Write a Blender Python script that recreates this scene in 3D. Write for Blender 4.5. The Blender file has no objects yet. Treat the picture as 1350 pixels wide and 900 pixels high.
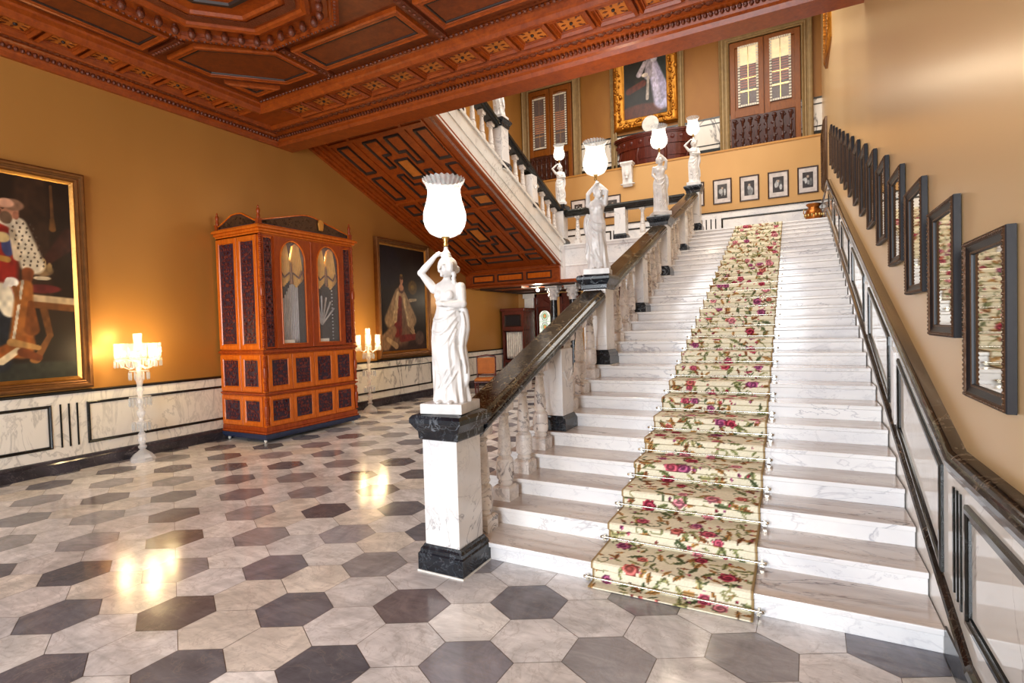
import bpy, math, random
import numpy as np
from mathutils import Vector, Matrix, noise
random.seed(7)
rng = np.random.default_rng(7)
SC = bpy.context.scene
COL = SC.collection
PI = math.pi

# ------------------------------------------------------------------ mesh helpers
class MB:
    def __init__(s):
        s.v = []; s.f = []; s.m = []
    def add(s, vs, fs, mi=0):
        o = len(s.v); s.v += [tuple(v) for v in vs]
        s.f += [tuple(i + o for i in f) for f in fs]; s.m += [mi] * len(fs)
        return s
    def box(s, x0, x1, y0, y1, z0, z1, mi=0):
        x0, x1 = min(x0, x1), max(x0, x1); y0, y1 = min(y0, y1), max(y0, y1); z0, z1 = min(z0, z1), max(z0, z1)
        return s.add([(x0,y0,z0),(x1,y0,z0),(x1,y1,z0),(x0,y1,z0),(x0,y0,z1),(x1,y0,z1),(x1,y1,z1),(x0,y1,z1)],
                     [(0,3,2,1),(4,5,6,7),(0,1,5,4),(1,2,6,5),(2,3,7,6),(3,0,4,7)], mi)
    def cbox(s, c, d, mi=0):
        return s.box(c[0]-d[0]/2, c[0]+d[0]/2, c[1]-d[1]/2, c[1]+d[1]/2, c[2]-d[2]/2, c[2]+d[2]/2, mi)
    def lathe(s, prof, n=16, c=(0,0,0), mi=0, sx=1, sy=1, rot=0, wob=None):
        vs = []; fs = []
        for j, (r, z) in enumerate(prof):
            for i in range(n):
                a = 2*PI*i/n + rot
                rr = r*(wob(i, j) if wob else 1)
                vs.append((c[0]+sx*rr*math.cos(a), c[1]+sy*rr*math.sin(a), c[2]+z))
        for j in range(len(prof)-1):
            for i in range(n):
                k = (i+1) % n
                fs.append((j*n+i, j*n+k, (j+1)*n+k, (j+1)*n+i))
        fs.append(tuple(range(n))[::-1]); o = (len(prof)-1)*n
        fs.append(tuple(o+i for i in range(n)))
        return s.add(vs, fs, mi)
    def tier(s, levels, c=(0,0), mi=0):
        # square stack: levels = [(half width x, half width y, z)]
        vs = []; fs = []
        for hx, hy, z in levels:
            vs += [(c[0]-hx,c[1]-hy,z),(c[0]+hx,c[1]-hy,z),(c[0]+hx,c[1]+hy,z),(c[0]-hx,c[1]+hy,z)]
        for j in range(len(levels)-1):
            for i in range(4):
                k = (i+1) % 4; fs.append((j*4+i, j*4+k, j*4+4+k, j*4+4+i))
        o = (len(levels)-1)*4
        fs += [(3,2,1,0),(o,o+1,o+2,o+3)]
        return s.add(vs, fs, mi)
    def tube(s, pts, rad, n=8, mi=0):
        pts = [Vector(p) for p in pts]; vs = []; fs = []
        up = Vector((0,0,1)); prev = None
        for i, p in enumerate(pts):
            t = (pts[min(i+1,len(pts)-1)] - pts[max(i-1,0)]).normalized()
            if prev is None:
                a = up if abs(t.z) < .9 else Vector((1,0,0)); x = t.cross(a).normalized()
            else:
                x = (prev - t*prev.dot(t)).normalized()
            prev = x; y = t.cross(x)
            r = rad[i] if isinstance(rad, (list, tuple)) else rad
            for k in range(n):
                a = 2*PI*k/n; vs.append(p + x*(r*math.cos(a)) + y*(r*math.sin(a)))
        for j in range(len(pts)-1):
            for i in range(n):
                k = (i+1) % n; fs.append((j*n+i, j*n+k, (j+1)*n+k, (j+1)*n+i))
        fs.append(tuple(range(n))[::-1]); o = (len(pts)-1)*n; fs.append(tuple(o+i for i in range(n)))
        return s.add(vs, fs, mi)
    def ball(s, c, r, n=10, m=7, mi=0):
        if not isinstance(r, (list, tuple)): r = (r, r, r)
        vs = [(c[0],c[1],c[2]-r[2])]; fs = []
        for j in range(1, m):
            ph = -PI/2 + PI*j/m
            for i in range(n):
                a = 2*PI*i/n; vs.append((c[0]+r[0]*math.cos(ph)*math.cos(a), c[1]+r[1]*math.cos(ph)*math.sin(a), c[2]+r[2]*math.sin(ph)))
        vs.append((c[0],c[1],c[2]+r[2])); t = len(vs)-1
        for i in range(n):
            k = (i+1) % n; fs.append((0, 1+k, 1+i)); fs.append((t, 1+(m-2)*n+i, 1+(m-2)*n+k))
        for j in range(m-2):
            for i in range(n):
                k = (i+1) % n; fs.append((1+j*n+i, 1+j*n+k, 1+(j+1)*n+k, 1+(j+1)*n+i))
        return s.add(vs, fs, mi)
    def prism(s, poly, to, h0, h1, mi=0):
        # closed slab of a 2d polygon between heights h0,h1; to(u,v,h)->xyz
        n = len(poly)
        vs = [to(u,v,h0) for u,v in poly] + [to(u,v,h1) for u,v in poly]
        fs = [tuple(range(n))[::-1], tuple(n+i for i in range(n))] + [(i,(i+1)%n,n+(i+1)%n,n+i) for i in range(n)]
        return s.add(vs, fs, mi)
    def frame(s, poly, prof, to, fill=True, mi=0, mfill=None):
        # nested rings of a polygon: prof = [(inset, height)]
        n = len(poly); rings = []
        for d, h in prof:
            rings.append([to(u, v, h) for u, v in inset(poly, d)])
        vs = [p for r in rings for p in r]; fs = []
        for j in range(len(prof)-1):
            for i in range(n):
                k = (i+1) % n; fs.append((j*n+i, j*n+k, (j+1)*n+k, (j+1)*n+i))
        s.add(vs, fs, mi)
        if fill: s.add(rings[-1], [tuple(range(n))], mi if mfill is None else mfill)
        return s
    def sweep(s, path, prof, side, up=(0,0,1), mi=0, closed=True):
        # profile (a along side, b along up) carried along a path
        sd = Vector(side); upv = Vector(up); n = len(prof)
        vs = [Vector(p) + sd*a + upv*b for p in path for a, b in prof]; fs = []
        for j in range(len(path)-1):
            for i in range(n):
                k = (i+1) % n; fs.append((j*n+i, j*n+k, (j+1)*n+k, (j+1)*n+i))
        o = (len(path)-1)*n
        fs += [tuple(range(n))[::-1], tuple(o+i for i in range(n))]
        return s.add(vs, fs, mi)
    def build(s, name, mats, parent=None, smooth=None, bevel=0, loc=None, rotz=None):
        me = bpy.data.meshes.new(name)
        me.from_pydata([tuple(v) for v in s.v], [], s.f)
        if not isinstance(mats, (list, tuple)): mats = [mats]
        for m in mats: me.materials.append(m)
        if len(mats) > 1: me.polygons.foreach_set('material_index', s.m)
        import bmesh
        bm = bmesh.new(); bm.from_mesh(me); bmesh.ops.recalc_face_normals(bm, faces=bm.faces); bm.to_mesh(me); bm.free()
        if smooth:
            me.polygons.foreach_set('use_smooth', [True]*len(me.polygons)); me.set_sharp_from_angle(angle=math.radians(smooth))
        o = bpy.data.objects.new(name, me); COL.objects.link(o)
        if parent: o.parent = parent
        if bevel:
            b = o.modifiers.new('bevel', 'BEVEL'); b.width = bevel; b.segments = 2; b.limit_method = 'ANGLE'; b.angle_limit = math.radians(40)
        if loc is not None: o.location = loc
        if rotz is not None: o.rotation_euler.z = rotz
        return o

def inset(poly, d):
    if abs(d) < 1e-9: return list(poly)
    n = len(poly); A = sum(poly[i][0]*poly[(i+1)%n][1]-poly[(i+1)%n][0]*poly[i][1] for i in range(n))
    sg = 1 if A > 0 else -1; out = []
    for i in range(n):
        p0, p1, p2 = poly[i-1], poly[i], poly[(i+1)%n]
        e1 = Vector((p1[0]-p0[0], p1[1]-p0[1])).normalized(); e2 = Vector((p2[0]-p1[0], p2[1]-p1[1])).normalized()
        n1 = Vector((-e1.y, e1.x))*sg; n2 = Vector((-e2.y, e2.x))*sg
        b = (n1+n2); b = b/(max(.25, b.dot(n1)))
        out.append((p1[0]+b.x*d, p1[1]+b.y*d))
    return out
def rect(u0, u1, v0, v1): return [(u0,v0),(u1,v0),(u1,v1),(u0,v1)]

def tag(o, label=None, cat=None, group=None, kind=None):
    if label: o['label'] = label
    if cat: o['category'] = cat
    if group: o['group'] = group
    if kind: o['kind'] = kind
    return o
def thing(name, label, cat, loc=(0,0,0), rotz=0, group=None):
    o = bpy.data.objects.new(name, None); COL.objects.link(o); o.empty_display_size = .1
    o.location = loc; o.rotation_euler = (0,0,rotz)
    return tag(o, label, cat, group)
def struct(o): return tag(o, kind='structure')
def kids(o): return [c for c in bpy.data.objects if c.parent == o]
def dup(root, loc, rotz=None, label=None):
    mp = {}
    def cp(o, par):
        c = o.copy(); COL.objects.link(c); c.parent = par
        for ch in CH.get(o.name, []): cp(ch, c)
        return c
    CH = {}
    for c in bpy.data.objects:
        if c.parent: CH.setdefault(c.parent.name, []).append(c)
    r = cp(root, None); r.location = loc
    if rotz is not None: r.rotation_euler.z = rotz
    if label: r['label'] = label
    return r

# ------------------------------------------------------------------ materials
def lin(c):
    return tuple((x/12.92 if x <= .04045 else ((x+.055)/1.055)**2.4) for x in c)
class NT:
    def __init__(s, name):
        s.m = bpy.data.materials.new(name); s.m.use_nodes = True
        s.t = s.m.node_tree; s.t.nodes.clear()
        s.out = s.n('ShaderNodeOutputMaterial')
    def n(s, typ, ins=None, **kw):
        nd = s.t.nodes.new(typ)
        for k, v in kw.items(): setattr(nd, k, v)
        for k, v in (ins or {}).items():
            if isinstance(v, bpy.types.NodeSocket): s.t.links.new(v, nd.inputs[k])
            else: nd.inputs[k].default_value = v
        return nd
    def coord(s, scale=(1,1,1), rnd=True, rot=(0,0,0)):
        tc = s.n('ShaderNodeTexCoord'); v = tc.outputs['Object']
        if rnd:
            oi = s.n('ShaderNodeObjectInfo'); mu = s.n('ShaderNodeMath', {0: oi.outputs['Random'], 1: 37.0}, operation='MULTIPLY')
            v = s.n('ShaderNodeVectorMath', {0: v, 1: mu.outputs[0]}, operation='ADD').outputs[0]
        return s.n('ShaderNodeMapping', {'Vector': v, 'Scale': scale, 'Rotation': rot}).outputs[0]
    def noise(s, vec, scale, detail=4, dist=0, rough=.5):
        return s.n('ShaderNodeTexNoise', {'Vector': vec, 'Scale': scale, 'Detail': detail, 'Distortion': dist, 'Roughness': rough}).outputs['Fac']
    def rng(s, v, a, b, c=0, d=1):
        return s.n('ShaderNodeMapRange', {'Value': v, 'From Min': a, 'From Max': b, 'To Min': c, 'To Max': d}).outputs[0]
    def math(s, op, a, b=0.0):
        return s.n('ShaderNodeMath', {0: a, 1: b}, operation=op).outputs[0]
    def mix(s, f, a, b):
        nd = s.t.nodes.new('ShaderNodeMix'); nd.data_type = 'RGBA'
        for i, v in ((0, f), (6, a), (7, b)):
            if isinstance(v, bpy.types.NodeSocket): s.t.links.new(v, nd.inputs[i])
            else: nd.inputs[i].default_value = (*v[:3], 1) if i else v
        return nd.outputs[2]
    def principled(s, color, rough=.5, **kw):
        b = s.n('ShaderNodeBsdfPrincipled')
        for k, v in dict({'Base Color': color, 'Roughness': rough}, **kw).items():
            if isinstance(v, bpy.types.NodeSocket): s.t.links.new(v, b.inputs[k])
            else: b.inputs[k].default_value = (*v[:3], 1) if (isinstance(v, tuple)) else v
        s.t.links.new(b.outputs[0], s.out.inputs[0]); return b
    def bump(s, b, h, strength=.2, dist=.01):
        bp = s.n('ShaderNodeBump', {'Height': h, 'Strength': strength, 'Distance': dist})
        s.t.links.new(bp.outputs[0], b.inputs['Normal'])

def marble(name, base, base2, vein, scale=1.6, width=.018, rough=.18, amount=1.0, stretch=(1,1,1), rot=(0,0,0), rnd=True, cloud=1.0):
    n = NT(name); c = n.coord(stretch, rnd, rot)
    f = n.noise(c, scale, 6, 1.6, .55)
    r = n.rng(n.math('ABSOLUTE', n.math('SUBTRACT', f, .5)), 0, width, 1, 0)
    f2 = n.noise(c, scale*.6, 2)
    r = n.math('MULTIPLY', r, n.rng(f2, .42, .62, 0, amount))
    f3 = n.noise(c, scale*3.3, 6, 1.0, .6)
    r3 = n.math('MULTIPLY', n.rng(n.math('ABSOLUTE', n.math('SUBTRACT', f3, .5)), 0, width*1.3, .45*amount, 0), n.rng(f2, .6, .35, 0, 1))
    cl = n.rng(n.noise(c, scale*1.1, 5, .8), .38, .68, 0, cloud)
    col = n.mix(cl, base, base2)
    col = n.mix(n.math('MAXIMUM', r, r3), col, vein)
    n.principled(col, rough, **{'Specular IOR Level': .5})
    return n.m
def solid(name, c, rough=.5, metal=0, bumpy=0, bscale=60, **kw):
    n = NT(name); co = n.coord()
    f = n.rng(n.noise(co, 9, 3), .3, .7, 0, 1)
    col = n.mix(f, tuple(x*.82 for x in c), tuple(min(1, x*1.12) for x in c))
    b = n.principled(col, rough, Metallic=metal, **kw)
    if bumpy: n.bump(b, n.noise(co, bscale, 3), bumpy, .01)
    return n.m
def wood(name, a, b_, rough=.22, stretch=(9,1,9), scale=3.0):
    n = NT(name); c = n.coord(stretch)
    f = n.rng(n.noise(c, scale, 5, .8), .3, .7, 0, 1)
    f2 = n.rng(n.noise(c, scale*4, 3), .35, .7, 0, .35)
    col = n.mix(f, a, b_); col = n.mix(f2, col, tuple(x*.45 for x in a))
    n.principled(col, rough, **{'Coat Weight': .12, 'Coat Roughness': .25, 'Specular IOR Level': .3})
    return n.m

M = {}
M['white'] = marble('white veined marble', lin((.93,.92,.91)), lin((.84,.84,.85)), lin((.50,.50,.53)), 1.7, .012, .16, .75)
M['tread'] = marble('tan tread marble', lin((.86,.82,.79)), lin((.74,.69,.66)), lin((.40,.35,.34)), 1.2, .016, .12, .9, stretch=(.6,1.8,2.0))  # base tanner and darker than the riser marble
M['riser'] = marble('white riser marble', lin((.96,.955,.95)), lin((.88,.88,.89)), lin((.62,.62,.66)), 1.5, .014, .14, .7, stretch=(.7,1.6,1.6))
M['statue'] = solid('carved statuary marble', lin((.88,.87,.86)), .34, 0, **{'Subsurface Weight': .0})
M['baluster'] = marble('veined baluster marble', lin((.94,.92,.90)), lin((.85,.82,.80)), lin((.33,.31,.34)), 4.5, .03, .2, .9)
M['dado'] = marble('cream dado marble', lin((.93,.91,.87)), lin((.87,.84,.79)), lin((.34,.32,.32)), 1.0, .026, .2, .9, stretch=(1,1,.45), rot=(.7,0,0))
M['dadow'] = marble('pale stair dado marble', lin((.90,.89,.87)), lin((.84,.82,.79)), lin((.55,.5,.47)), .9, .008, .05, .6)
M['black'] = marble('black marble', lin((.07,.08,.10)), lin((.13,.15,.18)), lin((.62,.66,.70)), 3.5, .012, .2, .8)
M['blackflat'] = marble('dark green black marble', lin((.06,.065,.06)), lin((.10,.11,.10)), lin((.34,.35,.34)), 3.0, .008, .16, .6)
M['rail'] = marble('brown handrail marble', lin((.12,.09,.06)), lin((.22,.17,.11)), lin((.62,.55,.42)), 6.0, .024, .13, 1.0)
M['raildark'] = marble('dark wall rail marble', lin((.12,.09,.075)), lin((.20,.15,.11)), lin((.55,.48,.40)), 5.0, .014, .08, .8)
M['base'] = marble('dark skirting marble', lin((.16,.15,.17)), lin((.26,.24,.27)), lin((.5,.46,.46)), 2.4, .014, .14, .6)
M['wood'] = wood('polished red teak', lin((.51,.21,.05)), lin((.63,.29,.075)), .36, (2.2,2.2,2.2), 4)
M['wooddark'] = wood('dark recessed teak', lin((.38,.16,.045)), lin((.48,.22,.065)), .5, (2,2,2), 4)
M['woodline'] = solid('ebonised moulding', lin((.15,.07,.035)), .55)
M['carved'] = solid('carved teak ornament', lin((.38,.16,.07)), .34, 0, .9, 70)
M['inlay'] = solid('amber inlaid wood', lin((.72,.42,.16)), .3, 0, .3, 60)
M['cab'] = wood('orange satinwood', lin((.76,.35,.07)), lin((.84,.44,.11)), .2, (6,6,1), 3)
M['cabred'] = wood('red satinwood', lin((.56,.21,.06)), lin((.66,.29,.085)), .2, (6,6,1), 3)
M['fret'] = solid('dark purple fretwork', lin((.19,.12,.19)), .35, 0, .6, 90)
M['fretred'] = solid('rosewood fret carving', lin((.42,.17,.15)), .35, 0, .5, 90)
M['mahogdark'] = wood('dark carved mahogany', lin((.22,.09,.06)), lin((.30,.13,.08)), .25, (6,6,1), 3)
M['mahog'] = wood('mahogany', lin((.30,.10,.07)), lin((.38,.14,.09)), .25, (6,6,1), 3)
M['doorwood'] = wood('door teak', lin((.50,.27,.06)), lin((.58,.33,.08)), .4, (6,6,1), 3)
M['gold'] = solid('gilded moulding', lin((.74,.53,.26)), .32, .75, .2, 40)
M['golddark'] = solid('dark gilt moulding', lin((.50,.33,.17)), .4, .5, .2, 40)
M['goldrich'] = solid('ornate gilding', lin((.72,.48,.17)), .3, .85, .5, 60)
M['brass'] = solid('brass', lin((.80,.68,.42)), .2, 1)
M['chrome'] = solid('silvery rod metal', lin((.88,.85,.78)), .18, 1)
M['frame'] = solid('black mirror frame', lin((.06,.06,.09)), .42, 0, **{'Specular IOR Level': .35})
M['framegilt'] = solid('worn bronze beading', lin((.34,.24,.16)), .45, .5, .5, 80)
M['pframe'] = solid('dark picture frame', lin((.20,.11,.09)), .35)
M['mat'] = solid('pale grey mount', lin((.80,.76,.74)), .8)
M['drape'] = solid('yellow silk drape', lin((.90,.70,.32)), .6)
M['pipe'] = solid('silver organ pipes', lin((.78,.78,.80)), .35, .3)
M['pot'] = solid('copper pot', lin((.62,.36,.14)), .28, .8)
M['blue'] = solid('blue black plinth', lin((.15,.19,.30)), .2)
M['uphol'] = solid('orange patterned upholstery', lin((.70,.40,.15)), .7, 0, .3, 30)
M['paper'] = solid('white card', lin((.9,.88,.82)), .8)
M['grout'] = solid('floor joint', lin((.52,.47,.43)), .4)
M['plasterw'] = solid('white painted plaster', lin((.9,.89,.86)), .6)

def wall_mat(nm, ca, cb, r0, r1, bs):
    n = NT(nm); c = n.coord((1,1,.35), False)
    f = n.rng(n.noise(c, .9, 2 if bs else 0, 0), .1, .9, 0, 1)
    col = n.mix(f, lin(ca), lin(cb))
    c2 = n.coord((1.0,1.0,.5), False)
    g = n.noise(c2, 2.4, 1, 0)
    b = n.principled(col, n.rng(g, .1, .9, r0, r1), Metallic=.25) if bs else n.principled(col, r0, Metallic=.2)
    if bs: n.bump(b, g, bs, .03)
    return n.m
M['wall'] = wall_mat('ochre brushed plaster', (.66,.45,.20), (.76,.55,.28), .3, .46, .12)
M['wallpale'] = wall_mat('pale gold brushed plaster', (.82,.68,.48), (.86,.73,.54), .28, .38, 0)
M['wallmid'] = wall_mat('soft ochre brushed plaster', (.72,.54,.32), (.78,.61,.38), .34, .46, .10)
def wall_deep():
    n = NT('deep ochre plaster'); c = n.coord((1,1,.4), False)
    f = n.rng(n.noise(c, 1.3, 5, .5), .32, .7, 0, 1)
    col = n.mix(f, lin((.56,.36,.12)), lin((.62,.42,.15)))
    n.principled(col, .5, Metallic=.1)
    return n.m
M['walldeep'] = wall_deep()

def floor_mat():
    n = NT('floor marble'); at = n.n('ShaderNodeVertexColor', layer_name='Col')
    c = n.coord((1,1,1), False)
    f = n.rng(n.noise(c, 2.6, 8, 1.4, .65), .32, .7, .68, 1.22)
    streak = n.rng(n.noise(n.coord((1.2,5,1), False, (0,0,.6)), 3.0, 6, 1.4, .6), .35, .7, .86, 1.1)
    v = n.rng(n.math('ABSOLUTE', n.math('SUBTRACT', n.noise(c, 3.1, 7, 2.0, .6), .5)), 0, .02, .35, 0)
    k = n.math('MULTIPLY', f, streak)
    col = n.n('ShaderNodeVectorMath', {0: at.outputs[0], 'Scale': k}, operation='SCALE').outputs[0]
    col = n.mix(n.math('MULTIPLY', v, .9), col, lin((.60,.55,.52)))
    n.principled(col, n.rng(n.noise(c, 5, 3), .3, .7, .12, .2), **{'Specular IOR Level': .5})
    return n.m
M['floor'] = floor_mat()
def vcol(name, rough=.6, spec=.3, coat=0):
    n = NT(name); at = n.n('ShaderNodeVertexColor', layer_name='Col')
    n.principled(at.outputs[0], rough, **{'Specular IOR Level': spec, 'Coat Weight': coat, 'Coat Roughness': .15})
    return n.m
M['paint'] = vcol('oil paint', .45, .35, .15)
M['carpet'] = vcol('woven floral carpet', .95, .1)
M['print'] = vcol('printed photograph', .35, .4, .3)
M['stained'] = vcol('stained glass', .2, .5)

def mirror_mat(name, c, rough=.03):
    n = NT(name); g = n.n('ShaderNodeBsdfGlossy', {'Color': (*c, 1), 'Roughness': rough})
    n.t.links.new(g.outputs[0], n.out.inputs[0]); return n.m
M['mirror'] = mirror_mat('silvered glass', (.82,.80,.74))
M['dglass'] = mirror_mat('old door glass', (.62,.5,.36), .08)
def glass_mat(name, frac, col=(1,1,1), emis=0, ecol=(1,.93,.82), base=.95):
    # clear cut glass: mostly see-through, glossy and whitish
    n = NT(name); tr = n.n('ShaderNodeBsdfTransparent', {'Color': (*col, 1)})
    p = n.n('ShaderNodeBsdfPrincipled', {'Base Color': (base,base,base,1), 'Roughness': .12, 'Emission Color': (*ecol, 1), 'Emission Strength': emis})
    mx = n.n('ShaderNodeMixShader', {0: frac, 1: tr.outputs[0], 2: p.outputs[0]})
    n.t.links.new(mx.outputs[0], n.out.inputs[0]); return n.m
M['crystal'] = glass_mat('cut crystal', .36)
M['pane'] = glass_mat('clear cabinet glass', .06)
def shade_mat():
    n = NT('lit cut glass shade'); tc = n.n('ShaderNodeTexCoord'); sp = n.n('ShaderNodeSeparateXYZ', {0: tc.outputs['Object']})
    z = sp.outputs[2]; an = n.math('ARCTAN2', sp.outputs[1], sp.outputs[0])
    rib = n.rng(n.math('SINE', n.math('MULTIPLY', an, 24.0)), -1, 1, .55, 1)
    et = n.rng(n.noise(tc.outputs['Object'], 55, 2), .35, .65, .7, 1.05)
    glow = n.rng(n.math('ABSOLUTE', n.math('SUBTRACT', z, .15)), .0, .2, 1.9, .45)
    e = n.math('MULTIPLY', n.math('MULTIPLY', glow, rib), et)
    tr = n.n('ShaderNodeBsdfTransparent'); p = n.n('ShaderNodeBsdfPrincipled', {'Base Color': (.3,.3,.3,1), 'Roughness': .1, 'Emission Color': (1,.95,.87,1), 'Emission Strength': e})
    mx = n.n('ShaderNodeMixShader', {0: n.rng(rib, .55, 1, .5, .62), 1: tr.outputs[0], 2: p.outputs[0]})
    n.t.links.new(mx.outputs[0], n.out.inputs[0]); return n.m
M['shade'] = shade_mat()
M['cshade'] = glass_mat('lit crystal shade', .36, emis=.45, ecol=(1,.88,.66), base=.35)
M['cprism'] = glass_mat('crystal drops near flames', .4, emis=.1, ecol=(1,.9,.7), base=.5)
def emit(name, c, s):
    n = NT(name); e = n.n('ShaderNodeEmission', {'Color': (*c,1), 'Strength': s}); n.t.links.new(e.outputs[0], n.out.inputs[0]); return n.m
M['bulb'] = emit('glowing bulb', (1,.92,.78), 30)
M['wbulb'] = emit('warm candle bulb', (1,.82,.5), 25)

# ------------------------------------------------------------------ dimensions
WL = -7.9          # left wall plane
WR = .66           # right wall plane
Y0, T, R_ = 3.12, .3392, .1259
NS = 29
LZ = NS*R_         # landing height 3.651
LY = Y0+(NS-1)*T   # landing front edge
WB = 15.3          # back wall
ZG = 6.12          # gallery floor
def nose(y): return R_ + (y-Y0)*(R_/T)
def toL(u, v, h): return (WL+h, u, v)       # left wall: u=Y, v=Z, h=into room
def toR(u, v, h): return (WR-h, u, v)
def toB(u, v, h): return (u, WB-h, v)       # back wall: u=X
ORD = ['first','second','third','fourth','fifth','sixth','seventh','eighth','ninth','tenth','eleventh','twelfth','thirteenth','fourteenth','fifteenth','sixteenth','seventeenth','eighteenth','nineteenth','twentieth']
ORD += ['twenty-'+x for x in ORD[:9]]
# ------------------------------------------------------------------ floor
def make_floor():
    S = ((.22853,-.0003),(.00525,.21685)); O = (-3.799,1.4263)
    vs = []; fs = []; cs = []
    hx = [(-.866,-.5),(-.866,.5),(0,1),(.866,.5),(.866,-.5),(0,-1)]
    dk = [lin(c) for c in ((.49,.49,.52),(.42,.42,.45),(.60,.59,.61),(.45,.44,.47),(.53,.52,.55),(.46,.43,.44),(.65,.64,.65))]
    lt = [lin(c) for c in ((.90,.89,.89),(.94,.93,.92),(.87,.85,.84),(.92,.89,.85),(.89,.88,.88))]
    for i in range(-40, 40):
        for j in range(-60, 60):
            # centre in lattice units: a*(sqrt3,0)+b*(sqrt3/2,1.5)
            lx = i*1.73205 + j*.866025; ly = j*1.5
            x = O[0]+lx*S[0][0]+ly*S[1][0]; y = O[1]+lx*S[0][1]+ly*S[1][1]
            if not (WL-.2 < x < WR+.2 and -5 < y < WB+.2): continue
            if y > 3.4 and -2.0 < x: continue
            dark = (i - j) % 3 == 0
            n = len(vs)
            for a, b in hx:
                a *= .991; b *= .991
                vx = x+a*S[0][0]+b*S[1][0]; vy = y+a*S[0][1]+b*S[1][1]
                vs.append((min(max(vx, WL), WR), min(vy, WB), 0.0))
            fs.append(tuple(range(n, n+6))[::-1])
            c = random.choice(dk if dark else lt); k = random.uniform(.9, 1.1)
            if dark and random.random() < .18: k *= 1.3
            cs += [tuple(q*k for q in c)+(1,)]*6
    n = len(vs)
    vs += [(WL,-5,-.004),(WR,-5,-.004),(WR,WB,-.004),(WL,WB,-.004),(WL,-5,-.2),(WR,-5,-.2),(WR,WB,-.2),(WL,WB,-.2)]
    gc = lin((.62,.57,.53)); cs += [(*gc,1)]*8
    fs += [(n,n+1,n+2,n+3),(n+7,n+6,n+5,n+4),(n,n+4,n+5,n+1),(n+1,n+5,n+6,n+2),(n+2,n+6,n+7,n+3),(n+3,n+7,n+4,n)]
    me = bpy.data.meshes.new('floor'); me.from_pydata(vs, [], fs); me.materials.append(M['floor'])
    me.validate()
    at = me.color_attributes.new('Col', 'FLOAT_COLOR', 'POINT'); at.data.foreach_set('color', np.array(cs, dtype=np.float32).ravel())
    import bmesh
    bm = bmesh.new(); bm.from_mesh(me)
    for f in bm.faces:
        if len(f.verts) == 6 and f.normal.z < 0: f.normal_flip()
    bm.to_mesh(me); bm.free()
    o = bpy.data.objects.new('floor', me); COL.objects.link(o); struct(o)
make_floor()

# ------------------------------------------------------------------ walls
TOPZ = 9.7
MB().box(WL-.25, WL, -5, WB+.8, -.2, TOPZ).build('wall_left', M['wall']); struct(bpy.data.objects['wall_left'])
MB().box(WR, WR+.25, -5, WB+.8, -.2, TOPZ).build('wall_right', M['wallpale']); struct(bpy.data.objects['wall_right'])
struct(MB().box(WL, WR, WB, WB+.2, -.2, ZG-.02).build('wall_back', M['wallmid']))
WG = 15.95
struct(MB().box(WL, WR, WG, WG+.2, ZG-.02, TOPZ).build('wall_gallery', M['walldeep']))
struct(MB().box(WL, WR, WB-.02, WG, ZG-.02, ZG+.03).build('floor_gallery', M['wall']))
struct(MB().box(WL, WR, 6.4, WG+.2, TOPZ, TOPZ+.2).build('ceiling_stairwell', M['plasterw']))
# rear wall of the hall behind the viewer with three tall window openings
m = MB()
xs = [WL, -6.6, -4.9, -4.1, -2.4, -1.6, .1, WR]
for a, b in ((0,1),(2,3),(4,5),(6,7)): m.box(xs[a], xs[b], -5.25, -5, -.2, 5.4)
for a, b in ((1,2),(3,4),(5,6)):
    m.box(xs[a], xs[b], -5.25, -5, -.2, .35); m.box(xs[a], xs[b], -5.25, -5, 4.5, 5.4)
struct(m.build('wall_rear', M['wall']))

# ------------------------------------------------------------------ dado of the left wall
def left_dado():
    d = struct(MB().prism([(-5,.0),(WB,0),(WB,.965),(-5,.965)], toL, 0, .03).build('trim_1', M['dado']))
    prof = [(0,0),(.045,0),(.05,.012),(.035,.03),(.03,.045),(0,.05)]
    # cap moulding and skirting run the whole wall
    MB().sweep([(WL+.03,-5,.955),(WL+.03,WB,.955)], [(0,0),(.012,-.012),(.022,0),(.03,.018),(0,.026)], (1,0,0)).build('dado_cap', M['blackflat'], d)
    struct(MB().sweep([(WL+.03,-5,0),(WL+.03,WB,0)], [(0,0),(.045,0),(.045,.12),(.03,.135),(.024,.16),(0,.17)], (1,0,0)).build('baseboard_left', M['base']))
    pans = [(-1.3,.9),(1.25,2.98),(3.34,6.9),(7.25,10.52),(10.87,14.2)]
    for a, b in pans:
        MB().frame(rect(a, b, .30, .825), [(0,.03),(0,.042),(.012,.048),(.022,.04),(.032,.042),(.036,.031)], toL, fill=False).build('panel_moulding', M['blackflat'], d)
        if a > 0:
            for k in range(3):
                u = a-.27+.085*k
                MB().prism(rect(u-.009, u+.009, .30, .825), toL, .03, .036).build('inlay_bar', M['blackflat'], d)
left_dado()
# back wall at hall level: dado strip, pilaster and two doors
d = struct(MB().prism(rect(WL+.03,-7.68,0,.9), toB, 0, .03).build('trim_2', M['dado']))
m = MB().prism(rect(-7.62,-7.3,0,2.67), toB, 0, .14)
m.prism(rect(-7.66,-7.26,0,.16), toB, 0, .18); m.prism(rect(-7.66,-7.26,2.5,2.67), toB, 0, .18)
struct(m.build('trim_3', M['white'], bevel=.01))

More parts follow.
